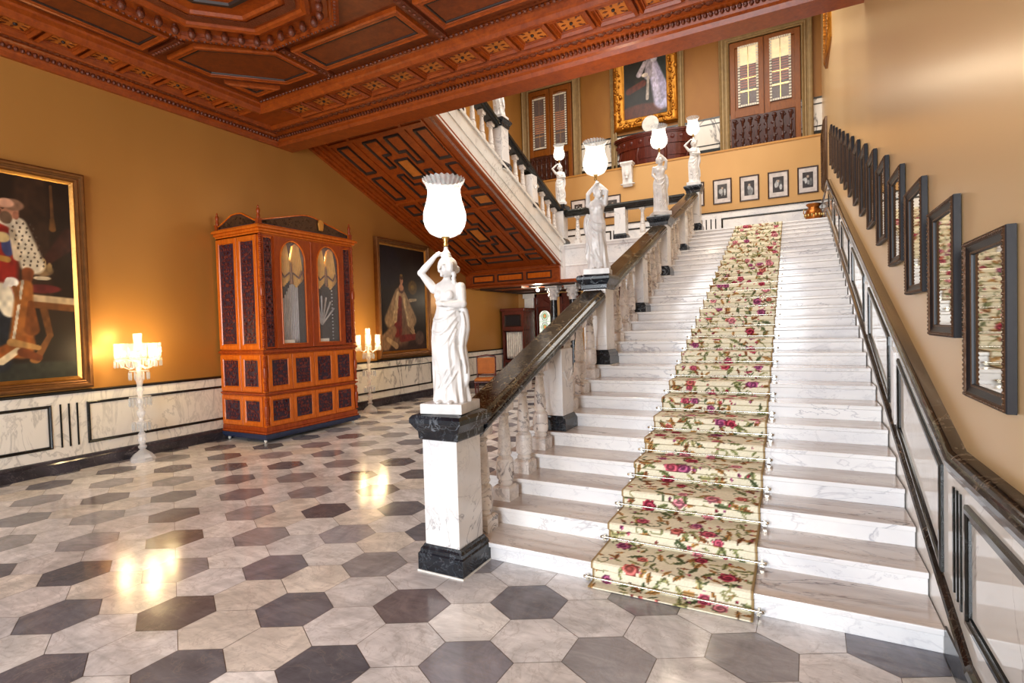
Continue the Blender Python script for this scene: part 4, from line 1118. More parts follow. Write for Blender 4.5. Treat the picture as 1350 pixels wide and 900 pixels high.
m = MB().sweep([(WR-.055,y,z) for y, z in ((-5,.17),(2.68,.17),(LY+.3,skz(LY+.3)),(WB-.03,skz(LY+.3)))], [(0,-.03),(-.018,-.03),(-.028,-.01),(-.02,.005),(-.026,.02),(-.012,.035),(0,.035)], (1,0,0))
m.build('skirting_moulding', M['raildark'], d)
MB().prism(rect(-5,3.1,0,.145), toR, .055, .065).build('floor_skirting', M['black'], d)
def dpanel(poly):
    MB().frame(poly, [(0,0),(0,.012),(.012,.018),(.028,.018),(.034,.010),(.05,.010),(.052,.0)], toRd, fill=False).build('panel_moulding', M['blackflat'], d)
dpanel(rect(.4, 2.74, .335, .83)); dpanel(rect(-2.4,.05,.335,.83))
for u in (2.80+.035, 2.80+.09, 2.80+.145):
    MB().prism(rect(u-.009,u+.009,.335+(u-2.8)*.3,.845), toRd, 0, .008).build('inlay_bar', M['blackflat'], d)
for k in range(6):
    a = 3.14+1.58*k; b = a+1.2
    dpanel([(a,nose(a)+.25),(b,nose(b)+.25),(b,railz(b)-.10),(a,railz(a)-.10)])
    u = b+.19
    if k < 5: MB().prism([(u-.05,nose(u-.05)+.22),(u+.05,nose(u+.05)+.22),(u+.05,railz(u+.05)-.12),(u-.05,railz(u-.05)-.12)], toRd, 0, .012).build('pilaster_strip', M['white'], d)

# ------------------------------------------------------------------ carpet runner and rods
def runner():
    X0, X1 = -1.14, -.22
    path = [(Y0-.10,.012),(Y0-.028,.012)]
    for k in range(1, NS+1):
        y = Y0+(k-1)*T; z = k*R_
        path += [(y-.012, z-R_+.014),(y-.010, z-.045),(y-.036, z-.030),(y-.034, z+.004),(y-.022, z+.012)]
        if k < NS: path += [(y+T-.02, z+.012)]
        else: path += [(y+.02, z+.012),(y+1.6, z+.012)]
    P_ = [path[0]]; D = [0]; 
    for a, b in zip(path, path[1:]):
        L_ = math.hypot(b[0]-a[0], b[1]-a[1]); n = max(1, int(round(L_/.0085)))
        for i in range(1, n+1):
            P_.append((a[0]+(b[0]-a[0])*i/n, a[1]+(b[1]-a[1])*i/n)); D.append(D[-1]+L_/n)
    nu = 104; nv = len(P_)
    S = np.array(D)[:,None]*np.ones((1,nu)); X = np.linspace(0, X1-X0, nu)[None,:]*np.ones((nv,1))
    C = np.ones((nv,nu,3))*np.array([.95,.92,.82]); r = np.random.default_rng(11)
    base = r.random((nv,nu))*.06; C -= base[...,None]
    def put(cx, cy, R, col, kind, rot=0, pet=5):
        j0 = int(np.searchsorted(D, cy-R)); j1 = int(np.searchsorted(D, cy+R))+1
        if j1-j0 < 2: return
        i0 = max(0, int((cx-R)/(X1-X0)*nu)); i1 = min(nu, int((cx+R)/(X1-X0)*nu)+2)
        if i1 <= i0: return
        dx = X[j0:j1,i0:i1]-cx; dy = S[j0:j1,i0:i1]-cy; rr = np.hypot(dx,dy)/R; an = np.arctan2(dy,dx)+rot
        if kind == 'rose':
            m = rr < .86+.10*np.cos(pet*an); sh = .5+.5*np.cos(rr*11+1.2*an); c = np.array(col)*(.66+.34*sh[...,None])+np.array([.24,.16,.17])*(sh[...,None]**3)*(rr[...,None]>.25)
        elif kind == 'leaf':
            u = (dx*np.cos(rot)+dy*np.sin(rot))/R; v = (-dx*np.sin(rot)+dy*np.cos(rot))/R
            m = np.abs(v) < .38*(1-u*u)*(.85+.2*np.cos(u*14)); c = np.array(col)*(.7+.5*(np.abs(v) > .1)[...,None])
        else:
            m = np.abs(rr-.7-.1*np.sin(3*an)) < .13; m &= np.cos(an) > -.2; c = np.array(col)*np.ones(dx.shape+(3,))
        C[j0:j1,i0:i1][m] = np.broadcast_to(c, dx.shape+(3,))[m]
    tot = D[-1]; W_ = X1-X0; s = 0.0
    pinks = [(.72,.32,.40),(.62,.20,.28),(.82,.52,.56),(.60,.30,.46),(.74,.40,.36)]
    greens = [(.44,.46,.30),(.54,.55,.38),(.36,.40,.28),(.62,.60,.42)]
    browns = [(.60,.44,.26),(.68,.52,.32),(.52,.34,.22)]
    while s < tot:
        for _ in range(16):
            cx = r.uniform(0, W_); cy = s+r.uniform(0,.2)
            put(cx, cy, r.uniform(.03,.06), greens[r.integers(4)], 'leaf', r.uniform(0,PI))
        for _ in range(12): put(r.uniform(0,W_), s+r.uniform(0,.2), r.uniform(.03,.06), browns[r.integers(3)], 'leaf', r.uniform(0,PI))
        for _ in range(8): put(r.uniform(.05,W_-.05), s+r.uniform(0,.2), r.uniform(.03,.06), greens[r.integers(4)], 'vine', r.uniform(0,6))
        for _ in range(3): put(r.uniform(.08,W_-.08), s+r.uniform(0,.2), r.uniform(.036,.066), pinks[r.integers(5)], 'rose', r.uniform(0,6), r.integers(5,8))
        for _ in range(9): put(r.uniform(.02,W_-.02), s+r.uniform(0,.2), r.uniform(.010,.018), pinks[r.integers(5)], 'rose', 0, 5)
        s += .2
    e = (X < .012) | (X > W_-.012); C[e] = np.array([.62,.52,.36])
    C = np.where(C <= .04045, C/12.92, ((np.clip(C,0,1)+.055)/1.055)**2.4)
    pv = np.array(P_); xv = np.linspace(X0, X1, nu)
    V_ = np.zeros((nv,nu,3)); V_[...,0] = xv[None,:]; V_[...,1] = pv[:,0:1]; V_[...,2] = pv[:,1:2]
    j, i = np.meshgrid(np.arange(nv-1), np.arange(nu-1), indexing='ij'); a = (j*nu+i).ravel()
    F = np.stack([a, a+1, a+nu+1, a+nu], 1)
    me = bpy.data.meshes.new('stair_runner'); me.from_pydata(V_.reshape(-1,3).tolist(), [], F.tolist()); me.materials.append(M['carpet'])
    at = me.color_attributes.new('Col', 'FLOAT_COLOR', 'POINT'); at.data.foreach_set('color', np.concatenate([C.reshape(-1,3), np.ones((nu*nv,1))], 1).astype(np.float32).ravel())
    o = bpy.data.objects.new('stair_runner', me); COL.objects.link(o)
    s_ = o.modifiers.new('thickness', 'SOLIDIFY'); s_.thickness = .008; s_.offset = 1 if False else -1
    tag(o, 'cream carpet runner with pink roses and green leaves laid up the white stairs', 'carpet')
runner()
r0 = None
for k in range(1, NS+1):
    y = Y0+(k-1)*T-.030; z = (k-1)*R_+.034
    lab = f'silvery stair rod pinning the floral runner at the foot of the {ORD[k-1]} step'
    if r0 is None:
        r0 = thing('stair_rod', lab, 'stair rod', (-.68,y,z), 0, 'stair rods across the carpet runner')
        MB().tube([(-.50,0,0),(.50,0,0)], .0062, 8).build('rod', M['chrome'], r0, smooth=50)
        for sx in (-1,1):
            MB().ball((sx*.505,0,0), .010, 8, 6).cbox((sx*.485,.012,0), (.012,.03,.022)).cbox((sx*.485,.008,-.018), (.022,.02,.012)).build('bracket', M['chrome'], r0)
    else: dup(r0, (-.68,y,z), label=lab)

# ------------------------------------------------------------------ crystal floor lamps
def crystal_lamp(x, y, lab, e):
    t = thing('crystal_floor_lamp', lab, 'floor lamp', (x,y,0), 0, 'crystal floor lamps by the left wall')
    MB().lathe([(.135,0),(.14,.02),(.13,.05),(.10,.09),(.05,.13),(.03,.15),(.045,.17),(.05,.19),(.03,.21)], 20, wob=lambda i, j: 1+.03*(i % 2)).build('base', M['crystal'], t)
    UP = .12
    prof = [(.028,.20),(.04,.24),(.05,.27),(.04,.31),(.05,.34),(.025,.38),(.03,.42),(.055,.46),(.06,.49),(.03,.53),(.025,.56),(.045,.60),(.05,.64),(.025,.68),(.03,.72),(.05,.76),(.045,.80),(.025,.84),(.03,.88),(.045,.92),(.03,.98),(.04,1.04),(.045,1.10),(.03,1.15),(.02,1.30)]
    MB().lathe(prof, 12).build('stem', M['crystal'], t)
    for zc, r, nn in ((.50,.10,14),(.82,.12,16),(1.16,.11,14)):
        g = MB().lathe([(.03,zc-.01),(r,zc+.01),(r+.005,zc+.02),(.03,zc+.02)], 16).build('drip_pan', M['crystal'], t)
        m = MB()
        for k in range(nn):
            a = 2*PI*k/nn; m.lathe([(.002,0),(.011,-.02),(.011,-.09),(.001,-.115)], 5, (r*math.cos(a), r*math.sin(a), zc+.005))
        m.build('prism', M['cprism'], g); bpy.data.objects[g.name]
    for k in range(6):
        a = 2*PI*k/6+.3; R2 = .215; ca, sa = math.cos(a), math.sin(a)
        ar = MB().tube([(.02*ca,.02*sa,1.13+UP),(.10*ca,.10*sa,1.08+UP),(.18*ca,.18*sa,1.12+UP),(R2*ca,R2*sa,1.19+UP)], .008, 6).lathe([(.01,1.18+UP),(.05,1.2+UP),(.052,1.21+UP),(.01,1.21+UP)], 10, (R2*ca,R2*sa,0)).build('arm', M['crystal'], t)
        m = MB()
        for q in range(9):
            b = 2*PI*q/9; m.lathe([(.002,0),(.010,-.015),(.010,-.075),(.001,-.095)], 5, (R2*ca+.046*math.cos(b), R2*sa+.046*math.sin(b), 1.195+UP))
        m.build('prism', M['cprism'], ar)
        sh = MB(); n = 16
        vs = []; fs = []
        for j, (r, z) in enumerate([(.02,1.21),(.038,1.225),(.044,1.26),(.042,1.33),(.045,1.39),(.05,1.41)]):
            for i in range(n):
                b = 2*PI*i/n; rr = r*(1+.03*(i % 2)); vs.append((R2*ca+rr*math.cos(b), R2*sa+rr*math.sin(b), z+UP+(.006*(i % 2) if j == 5 else 0)))
        for j in range(5):
            for i in range(n): fs.append((j*n+i, j*n+(i+1)%n, (j+1)*n+(i+1)%n, (j+1)*n+i))
        sh.add(vs, fs); sh.build('glass_shade', M['cshade'], t)
        MB().ball((R2*ca,R2*sa,1.275+UP), (.014,.014,.034), 8, 6).build('candle_bulb', M['wbulb'], t, smooth=60)
    sh = MB(); vs = []; fs = []; n = 16
    for j, (r, z) in enumerate([(.02,1.42),(.04,1.44),(.047,1.50),(.043,1.58),(.05,1.66)]):
        for i in range(n): b = 2*PI*i/n; vs.append((r*(1+.03*(i%2))*math.cos(b), r*(1+.03*(i%2))*math.sin(b), z))
    for j in range(4):
        for i in range(n): fs.append((j*n+i, j*n+(i+1)%n, (j+1)*n+(i+1)%n, (j+1)*n+i))
    sh.add(vs, fs); sh.lathe([(.02,1.3),(.03,1.34),(.02,1.42)], 8); sh.build('top_shade', M['cshade'], t)
    MB().ball((0,0,1.49), (.016,.016,.036), 8, 6).build('candle_bulb', M['wbulb'], t, smooth=60)
    for lx, ly, lz in ((.0,-.26,1.44),(.27,-.05,1.44),(.05,.26,1.44),(.04,0,1.62)):
        d_ = bpy.data.lights.new('candle_light', 'POINT'); d_.energy = e/4; d_.color = (1,.74,.36); d_.shadow_soft_size = .05
        lo = bpy.data.objects.new('candle_light', d_); COL.objects.link(lo); lo.parent = t; lo.location = (lx,ly,lz)
crystal_lamp(-7.55, 3.80, 'crystal floor lamp glowing beside the large portrait at the left', 50)
crystal_lamp(-7.47, 7.93, 'farther crystal floor lamp glowing between the organ cabinet and the portrait of a woman', 45)

# ------------------------------------------------------------------ organ cabinet
def organ():
    x0, x1, y0, y1 = -7.86, -6.86, 5.13, 6.93
    cx, cy = (x0+x1)/2, (y0+y1)/2
    t = thing('organ_cabinet', 'tall orange wood organ cabinet with dark fretwork, glazed arches and yellow drapes', 'cabinet', (cx,cy,.05))
    t.scale = (1,1,.965)
    F = lambda u, v, h: (x1+h-cx, u-cy, v)          # front: u = Y
    Sd = lambda u, v, h: (u-cx, y0-h-cy, v)         # near side: u = X
    Sf = lambda u, v, h: (u-cx, y1+h-cy, v)
    def b(n, m_, mat, par=t, **k): return m_.build(n, M[mat], par, **k)
    b('plinth', MB().box(x0-cx, x1+.05-cx, y0-.05-cy, y1+.05-cy, .03, .085).box(x0-cx, x1+.02-cx, y0-.02-cy, y1+.02-cy, .0, .03), 'blue', bevel=.006)
    m = MB().box(x0-cx, x1+.035-cx, y0-.035-cy, y1+.035-cy, .085, .12).box(x0-cx, x1+.02-cx, y0-.02-cy, y1+.02-cy, .12, .19)
    b('base_moulding', m, 'cabred', bevel=.008)
    for sx_ in (x0+.1,x1-.06):
        for sy_ in (y0+.02,y1-.02): MB().lathe([(.022,-.012),(.026,-.006),(.026,.006),(.022,.012)], 12, (0,0,0)).build('castor', M['plasterw'], t, loc=(sx_-cx,sy_-cy,-.026)).rotation_euler = (PI/2,0,0)
    # carcass: lower body solid, upper body hollow behind the glass
    m = MB().box(x0-cx, x1-cx, y0-cy, y1-cy, .19, 1.31)
    m.box(x0-cx, x0+.03-cx, y0-cy, y1-cy, 1.31, 3.18).box(x0-cx, x1-cx, y0-cy, y0+.04-cy, 1.31, 3.18).box(x0-cx, x1-cx, y1-.04-cy, y1-cy, 1.31, 3.18).box(x0-cx, x1-cx, y0-cy, y1-cy, 3.12, 3.18)
    b('body', m, 'cab')
    def slab(z0, z1, e): return MB().box(x0-cx, x1+e-cx, y0-e-cy, y1+e-cy, z0, z1)
    m = slab(1.30,1.325,.02); m.v += [];
    for z0, z1, e in ((1.325,1.36,.045),(1.36,1.375,.02)): q = slab(z0, z1, e); m.add(q.v, q.f)
    b('waist_moulding', m, 'cabred', bevel=.006)
    m = slab(.665,.685,.015)
    for z0, z1, e in ((.685,.71,.035),(.71,.72,.015)): q = slab(z0, z1, e); m.add(q.v, q.f)
    b('middle_moulding', m, 'cabred', bevel=.005)
    m = slab(3.14,3.17,.02)
    for z0, z1, e in ((3.17,3.21,.05),(3.21,3.25,.085),(3.25,3.265,.06)): q = slab(z0, z1, e); m.add(q.v, q.f)
    b('cornice', m, 'cab', bevel=.008)
    def fretpanel(par, to, u0, u1, v0, v1, seed, mat='fret'):
        p = MB().prism(rect(u0,u1,v0,v1), to, .004, .010).build('fret_panel', M['fret'], par)
        r = random.Random(seed); m = MB(); w = (u1-u0)/2; uc = (u0+u1)/2
        n = max(3, int((v1-v0)/.055))
        for i in range(n):
            vv = v0+(v1-v0)*(i+.5)/n
            for q in range(3):
                du = w*r.uniform(.12,.85); s_ = r.uniform(.008,.018)
                for sx in (-1,1): m.prism([(uc+sx*du-s_, vv),(uc+sx*du, vv-s_*1.5),(uc+sx*du+s_, vv),(uc+sx*du, vv+s_*1.5)], to, .010, .02)
            if i % 2 == 0: m.prism([(uc-.02, vv),(uc, vv-.03),(uc+.02, vv),(uc, vv+.03)], to, .010, .022)
            pts = [to(uc+w*.7*math.sin(i*1.3+k*.5), vv-.02+.02*k, .014) for k in range(4)]
            m.tube(pts, .005, 5)
        m.build('fret_carving', M['fretred'], p)
    def door(to, u0, u1, v0, v1, fu, seed, nm='door', rail_=.05):
        o = MB().frame(rect(u0,u1,v0,v1), [(0,0),(0,.018),(.004,.022),(fu-.012,.022),(fu,.010),(fu,.003)], to, fill=False).build(nm, M['cab'], t)
        fretpanel(o, to, u0+fu, u1-fu, v0+fu+.01, v1-fu-.01, seed); return o
    # side doors (three tiers of two)
    sx = [x0+.01, (x0+x1)/2-.005, (x0+x1)/2+.005, x1-.055]
    for a, c in ((0,1),(2,3)):
        door(Sd, sx[a], sx[c], 1.385, 3.12, .075, a+1); door(Sd, sx[a], sx[c], .73, 1.29, .07, a+5); door(Sd, sx[a], sx[c], .20, .655, .065, a+9)
    # front lower tiers: four panels each
    us = [y0+.05, y0+.05+(y1-y0-.1)/4, y0+.05+(y1-y0-.1)/2, y0+.05+(y1-y0-.1)*3/4, y1-.05]
    for i in range(4):
        door(F, us[i]+.004, us[i+1]-.004, .73, 1.29, .075, i+20); door(F, us[i]+.004, us[i+1]-.004, .20, .655, .065, i+30)
    # narrow fret strips beside the glazed doors
    for a, c in ((y0+.06,y0+.18),(y1-.18,y1-.06)): fretpanel(t, F, a, c, 1.42, 3.08, int(a*10))
    for a, c in ((y0+.03,y0+.22),(y1-.22,y1-.03)): MB().frame(rect(a,c,1.385,3.13), [(0,0),(0,.012),(.03,.012),(.03,0)], F, fill=False).build('corner_frame', M['cabred'], t)
    MB().ball((x1-.09-cx, y0+.45-cy, 2.98), .018, 8, 6).build('cabinet_bulb', M['wbulb'], t, smooth=60)
    for yy_ in (y0+.5, y1-.5):
        d_ = bpy.data.lights.new('cabinet_light', 'POINT'); d_.energy = 6; d_.color = (1,.85,.6); d_.shadow_soft_size = .05
        lo = bpy.data.objects.new('cabinet_light', d_); COL.objects.link(lo); lo.parent = t; lo.location = (x1-.10-cx, yy_-cy, 2.9)
    # glazed doors with arched openings
    def gdoor(u0, u1):
        # slab with an arched hole built from strips
        a0, a1, b0, ac = u0+.11, u1-.11, 1.45, 2.78
        uc = (a0+a1)/2; ra = (a1-a0)/2; rz = .30
        n = 16; arcp = [(uc-ra*math.cos(PI*i/n), ac+rz*math.sin(PI*i/n)) for i in range(n+1)]
        m = MB()
        for h0, h1 in ((.0,.03),):
            m.prism(rect(u0,a0,1.385,3.12), F, h0, h1).prism(rect(a1,u1,1.385,3.12), F, h0, h1).prism(rect(a0,a1,1.385,b0), F, h0, h1)
            for i in range(n):
                (p, q), (r_, s_) = arcp[i], arcp[i+1]
                m.prism([(p,q),(r_,s_),(r_,3.12),(p,3.12)], F, h0, h1)
        o = m.build('glazed_door', M['cabred'], t)
        MB().tube([F(u, v, .03) for u, v in [(a0,b0)]+arcp+[(a1,b0),(a0,b0)]], .012, 6).build('arch_moulding', M['cab'], o, smooth=60)
        MB().prism([(a0,b0),(a1,b0)]+arcp[::-1], F, .006, .010).build('glass', M['pane'], o)
        # gathered drape behind the glass
        m = MB()
        for sx_ in (-1, 1):
            c = uc+sx_*ra*.5
            for k in range(7):
                du = (k-3)/3*ra*.42
                m.tube([F(c+du*.5+sx_*0, 3.05-.04*abs(k-3)*.3, -.05), F(c+du, 2.75, -.06), F(c+du*1.1+sx_*.01, 2.5, -.05), F(c+du*.9+sx_*.03*ra, 2.36+.03*abs(k-3), -.06)], [.02,ra*.11,ra*.11,.02], 6)
        m.build('drape', M['drape'], o, smooth=60)
        m = MB()
        for sx_ in (-1,1): m.tube([F(uc+sx_*ra*.95, 2.62, -.02), F(uc+sx_*ra*.6, 2.50, -.01), F(uc+sx_*ra*.15, 2.58, -.02)], .014, 6)
        m.tube([F(uc,2.75,-.02),F(uc,2.40,-.02)], [.008,.03], 6)
        m.build('drape_trim', M['golddark'], o, smooth=60)
        return (a0, a1)
    ym = (y0+y1)/2
    A = gdoor(y0+.22, ym-.012); Bq = gdoor(ym+.012, y1-.22)
    MB().prism(rect(ym-.018,ym+.018,1.385,3.12), F, .0, .045).build('centre_post', M['cabred'], t, bevel=.01)
    # organ pipes and the fan ornament inside
    MB().box(x1-.24-cx,x1-.22-cx,y0+.05-cy,y1-.05-cy,1.32,3.1).build('inner_backing', M['woodline'], t)
    n = 13
    for k in range(n):
        u = A[0]+.02+(A[1]-A[0]-.02)*k/n; h = 1.95+.055*k if k < 10 else 2.5-.05*(k-10)
        MB().lathe([(.005,1.40),(.0125,1.52),(.0125,h),(.010,h+.01)], 10, (x1-.13-cx, u-cy, 0)).build('organ_pipe', M['pipe'], t, smooth=50)
    uc = (Bq[0]+Bq[1])/2; m = MB()
    for k in range(7):
        a = math.radians(35+18*k); m.tube([(x1-.15-cx, uc-cy, 1.75),(x1-.15-cx, uc-cy+.33*math.cos(a), 1.75+.5*math.sin(a))], .014, 6)
    for k in range(16): m.ball((x1-.12-cx, Bq[1]-.02-cy, 1.5+.06*k), .014, 6, 4)
    m.build('fan_pipe', M['pipe'], t, smooth=50)
    for a, c in (A, Bq): MB().prism(rect((a+c)/2-.17,(a+c)/2+.02,1.45,1.51), F, -.05, -.02).build('card', M['paper'], t)
    # twisted corner columns
    for yy_ in (y0+.0, y1-.0):
        for z0, z1 in ((.22,.64),(.74,1.28),(1.40,3.12)):
            m = MB(); k = 0; z = z0
            while z < z1:
                r_ = .022 if k % 4 else .03; m.lathe([(r_*.7,0),(r_,.008),(r_,.022),(r_*.7,.03)], 10, (x1-cx+.012, yy_-cy, z)); z += .03; k += 1
            m.lathe([(.03,0),(.034,.03),(.034,.12),(.03,.15)], 10, (x1-cx+.012, yy_-cy, (z0+z1)/2-.07))
            m.build('turned_column', M['cabred'], t, smooth=50)
    # pediments and finials
    def ped(to, u0, u1, zb, ze, za, nm):
        uc_ = (u0+u1)/2
        outer = [(u0,zb),(u1,zb),(u1,ze),(u1-.05,ze+.01),(uc_+.12,za-.01),(uc_,za),(uc_-.12,za-.01),(u0+.05,ze+.01),(u0,ze)]
        o = MB().frame(outer, [(0,-.03),(0,.0),(.006,.005),(.022,.005),(.025,-.01)], to, fill=True, ).build(nm, M['cab'], t)
        q = inset(outer, .026)
        MB().prism(q, to, -.01, -.004).build('pediment_fret', M['fret'], o)
        m = MB().prism(inset(outer,.034), to, -.006, -.0035); r = random.Random(int(za*100)+len(nm))
        for k in range(int((u1-u0)*70)):
            u = r.uniform(u0+.05, u1-.05); top = ze+(za-ze)*(1-abs(u-uc_)/((u1-u0)/2)); v = r.uniform(zb+.04, max(zb+.05, top-.04)); s_ = r.uniform(.008,.018)
            m.prism([(u-s_,v),(u,v-s_),(u+s_,v),(u,v+s_)], to, -.004, .004)
        m.build('pediment_carving', M['framegilt'], o)
        return o
    Fp = lambda u, v, h: (x1+h-cx, u-cy, v); Sp = lambda u, v, h: (u-cx, y0-h-cy, v)
    o = ped(Fp, y0+.03, y1-.03, 3.265, 3.36, 3.56, 'front_pediment')
    m = MB().prism([(6.23,3.33),(6.31,3.33),(6.33,3.45),(6.31,3.52),(6.23,3.52),(6.21,3.45)], Fp, .0, .03); m.build('gilt_crest', M['gold'], o, bevel=.008)
    ped(Sp, x0+.03, x1-.03, 3.265, 3.34, 3.50, 'side_pediment')
    for px, py in ((x1-.01,y0+.01),(x1-.01,y1-.01),(x0+.03,y0+.01)):
        MB().tier([(.03,.03,3.26),(.03,.03,3.34),(.035,.035,3.35),(.035,.035,3.36)], (px-cx,py-cy)).lathe([(.022,3.36),(.028,3.40),(.018,3.43),(.026,3.46),(.028,3.49),(.012,3.52),(.016,3.535),(.004,3.56)], 12, (px-cx,py-cy,0)).build('finial', M['cabred'], t, smooth=40)
organ()

# ------------------------------------------------------------------ lobby furniture
def lobby_cabinet():
    x0, x1, y0, y1 = -7.80, -7.08, 14.0, 14.7; cx, cy = (x0+x1)/2, (y0+y1)/2
    t = thing('pipe_cabinet', 'dark mahogany cabinet with white vertical pipes in the lobby beyond the front statue', 'cabinet', (cx,cy,0))
    F = lambda u, v, h: (u-cx, y0-h-cy, v)
    MB().box(x0-cx, x1-cx, .03, y1-cy, 0, 2.08).box(x0-cx,x1-cx,y0-cy,.03,0,.62).box(x0-cx,x1-cx,y0-cy,.03,1.50,2.08).box(x0-cx,x0+.05-cx,y0-cy,.03,.6,1.52).box(x1-.05-cx,x1-cx,y0-cy,.03,.6,1.52).build('body', M['mahog'], t)
    MB().box(x0-.04-cx, x1+.04-cx, y0-.04-cy, y1-cy, 2.08, 2.17).build('cornice', M['mahog'], t, bevel=.012)
    MB().frame(rect(x0+.08,x1-.08,1.62,1.98), [(0,0),(.01,.015),(.03,.01),(.04,.0)], F, fill=False).build('upper_frame', M['woodline'], t)
    MB().prism(rect(x0+.12,x1-.12,1.66,1.94), F, .001, .005).build('dark_glass', M['frame'], t)
    for k in range(9):
        u = x0+.10+(x1-x0-.2)*k/8; MB().lathe([(.01,.66),(.028,.75),(.028,1.42+.03*math.cos(k)),(.02,1.46)], 10, (u-cx, y0+.12-cy, 0)).build('white_pipe', M['plasterw'], t, smooth=50)
    MB().frame(rect(x0+.06,x1-.06,.1,.55), [(0,0),(.01,.02),(.04,.015),(.05,.0)], F, fill=False).build('lower_panel', M['woodline'], t)
lobby_cabinet()
def chair():
    t = thing('upholstered_chair', 'wooden chair with orange patterned back pad beyond the stair handrail', 'chair', (-6.15,10.2,0), math.radians(25))
    for sx in (-1,1):
        MB().tube([(sx*.20,-.20,0),(sx*.21,-.21,.42)], [.016,.024], 8).build('leg', M['mahog'], t, smooth=50)
        MB().tube([(sx*.20,.22,0),(sx*.20,.19,.45),(sx*.21,.24,.95)], [.018,.024,.018], 8).build('leg', M['mahog'], t, smooth=50)
    MB().box(-.24,.24,-.24,.22,.40,.43).build('seat_frame', M['mahog'], t, bevel=.01)
    MB().box(-.23,.23,-.23,.20,.43,.49).build('seat', M['uphol'], t, bevel=.025)
    m = MB(); m.box(-.2,.2,.17,.225,.56,.93); o = m.build('backrest', M['uphol'], t, bevel=.03)
    MB().tube([(-.21,.23,.95),(0,.25,.98),(.21,.23,.95)], .02, 8).tube([(-.2,.21,.53),(.2,.21,.53)], .016, 8).build('top_rail', M['mahog'], t, smooth=50)
    return t
chair()
def column(x, lab):
    t = thing('marble_column', lab, 'column', (x, LY+.2, 0), 0, 'columns carrying the landing')
    MB().tier([(.15,.15,0),(.15,.15,.1),(.13,.13,.12)]).lathe([(.13,.12),(.135,.15),(.11,.17),(.115,.2),(.1,.22)], 20).build('base', M['white'], t, smooth=40)
    MB().lathe([(.098,.22),(.1,.8),(.096,1.6),(.088,2.29)], 20).build('shaft', M['black'], t, smooth=50)
    m = MB().lathe([(.09,2.28),(.1,2.30),(.095,2.33),(.12,2.42),(.13,2.52),(.17,2.60)], 20).tier([(.165,.165,2.61),(.175,.175,2.64),(.175,.175,2.68)])
    for k in range(8):
        a = 2*PI*k/8
        for z, r in ((2.40,.115),(2.50,.135)): m.ball((r*math.cos(a+z*9), r*math.sin(a+z*9), z), (.03,.03,.04), 7, 5)
    for sx in (-1,1):
        for sy in (-1,1): m.ball((sx*.14, sy*.14, 2.58), (.04,.04,.04), 8, 6)
    m.build('capital', M['statue'], t, smooth=50)
column(-5.58, 'left black column with white carved capital under the landing')
column(-5.05, 'right black column with white carved capital under the landing, beside the white fascia')
def sparkle():
    t = thing('lobby_lamp', 'small bright lamp hanging under the lobby ceiling next to the carved door', 'lamp', (-6.12,13.0,2.68))
    MB().lathe([(.05,0),(.05,-.02),(.02,-.03),(.015,-.06)], 12).build('fitting', M['brass'], t, smooth=40)
    MB().ball((0,0,-.1), .045, 12, 9).build('bulb', M['bulb'], t, smooth=60)
    d_ = bpy.data.lights.new('lobby_light', 'POINT'); d_.energy = 45; d_.color = (1,.85,.62); d_.shadow_soft_size = .08
    lo = bpy.data.objects.new('lobby_light', d_); COL.objects.link(lo); lo.parent = t; lo.location = (0,0,-.2)
sparkle()
# pot on the landing
t = thing('copper_pot', 'round copper pot standing on the landing in the right corner', 'pot', (.42,15.0,LZ))
MB().lathe([(.10,0),(.12,.05),(.10,.18),(.14,.30),(.19,.42),(.19,.52),(.16,.60),(.12,.64),(.12,.67),(.16,.71),(.165,.74),(.14,.74),(.10,.66),(.12,.5),(.05,.25)], 24).build('vessel', M['pot'], t, smooth=50)
m = MB()
for k in range(14):
    a = 2*PI*k/14; m.ball((.185*math.cos(a), .185*math.sin(a), .46), (.03,.03,.04), 7, 5)
m.build('embossed_band', M['brass'], t, smooth=60)
for sx in (-1,1): MB().tube([(sx*.15,0,.60),(sx*.21,0,.62),(sx*.22,0,.54),(sx*.18,0,.48)], .012, 6).build('handle', M['brass'], t, smooth=60)
# white wall bracket
t = thing('wall_bracket', 'white carved scroll bracket fixed to the ochre wall below the gallery console', 'bracket', (-4.21,WB-.01,5.52))
m = MB().tier([(.17,.10,.60),(.17,.12,.64),(.19,.14,.66),(.19,.14,.71)], (0,-.1)).prism([(0,.05),(.08,.02),(.14,.10),(.12,.22),(.17,.42),(.2,.60),(0,.60)], lambda u, v, h: (h, -u, v), -.14, .14)
m.build('scroll', M['statue'], t, bevel=.01)
MB().ball((0,-.17,.38), (.07,.05,.10), 10, 8).ball((0,-.19,.26), (.05,.04,.04), 8, 6).build('carved_shell', M['statue'], t, smooth=60)
for sx in (-1,1): MB().lathe([(.06,-.01),(.06,.01),(.03,.02)], 14, (sx*.15,-.09,.1)).build('volute', M['statue'], t)
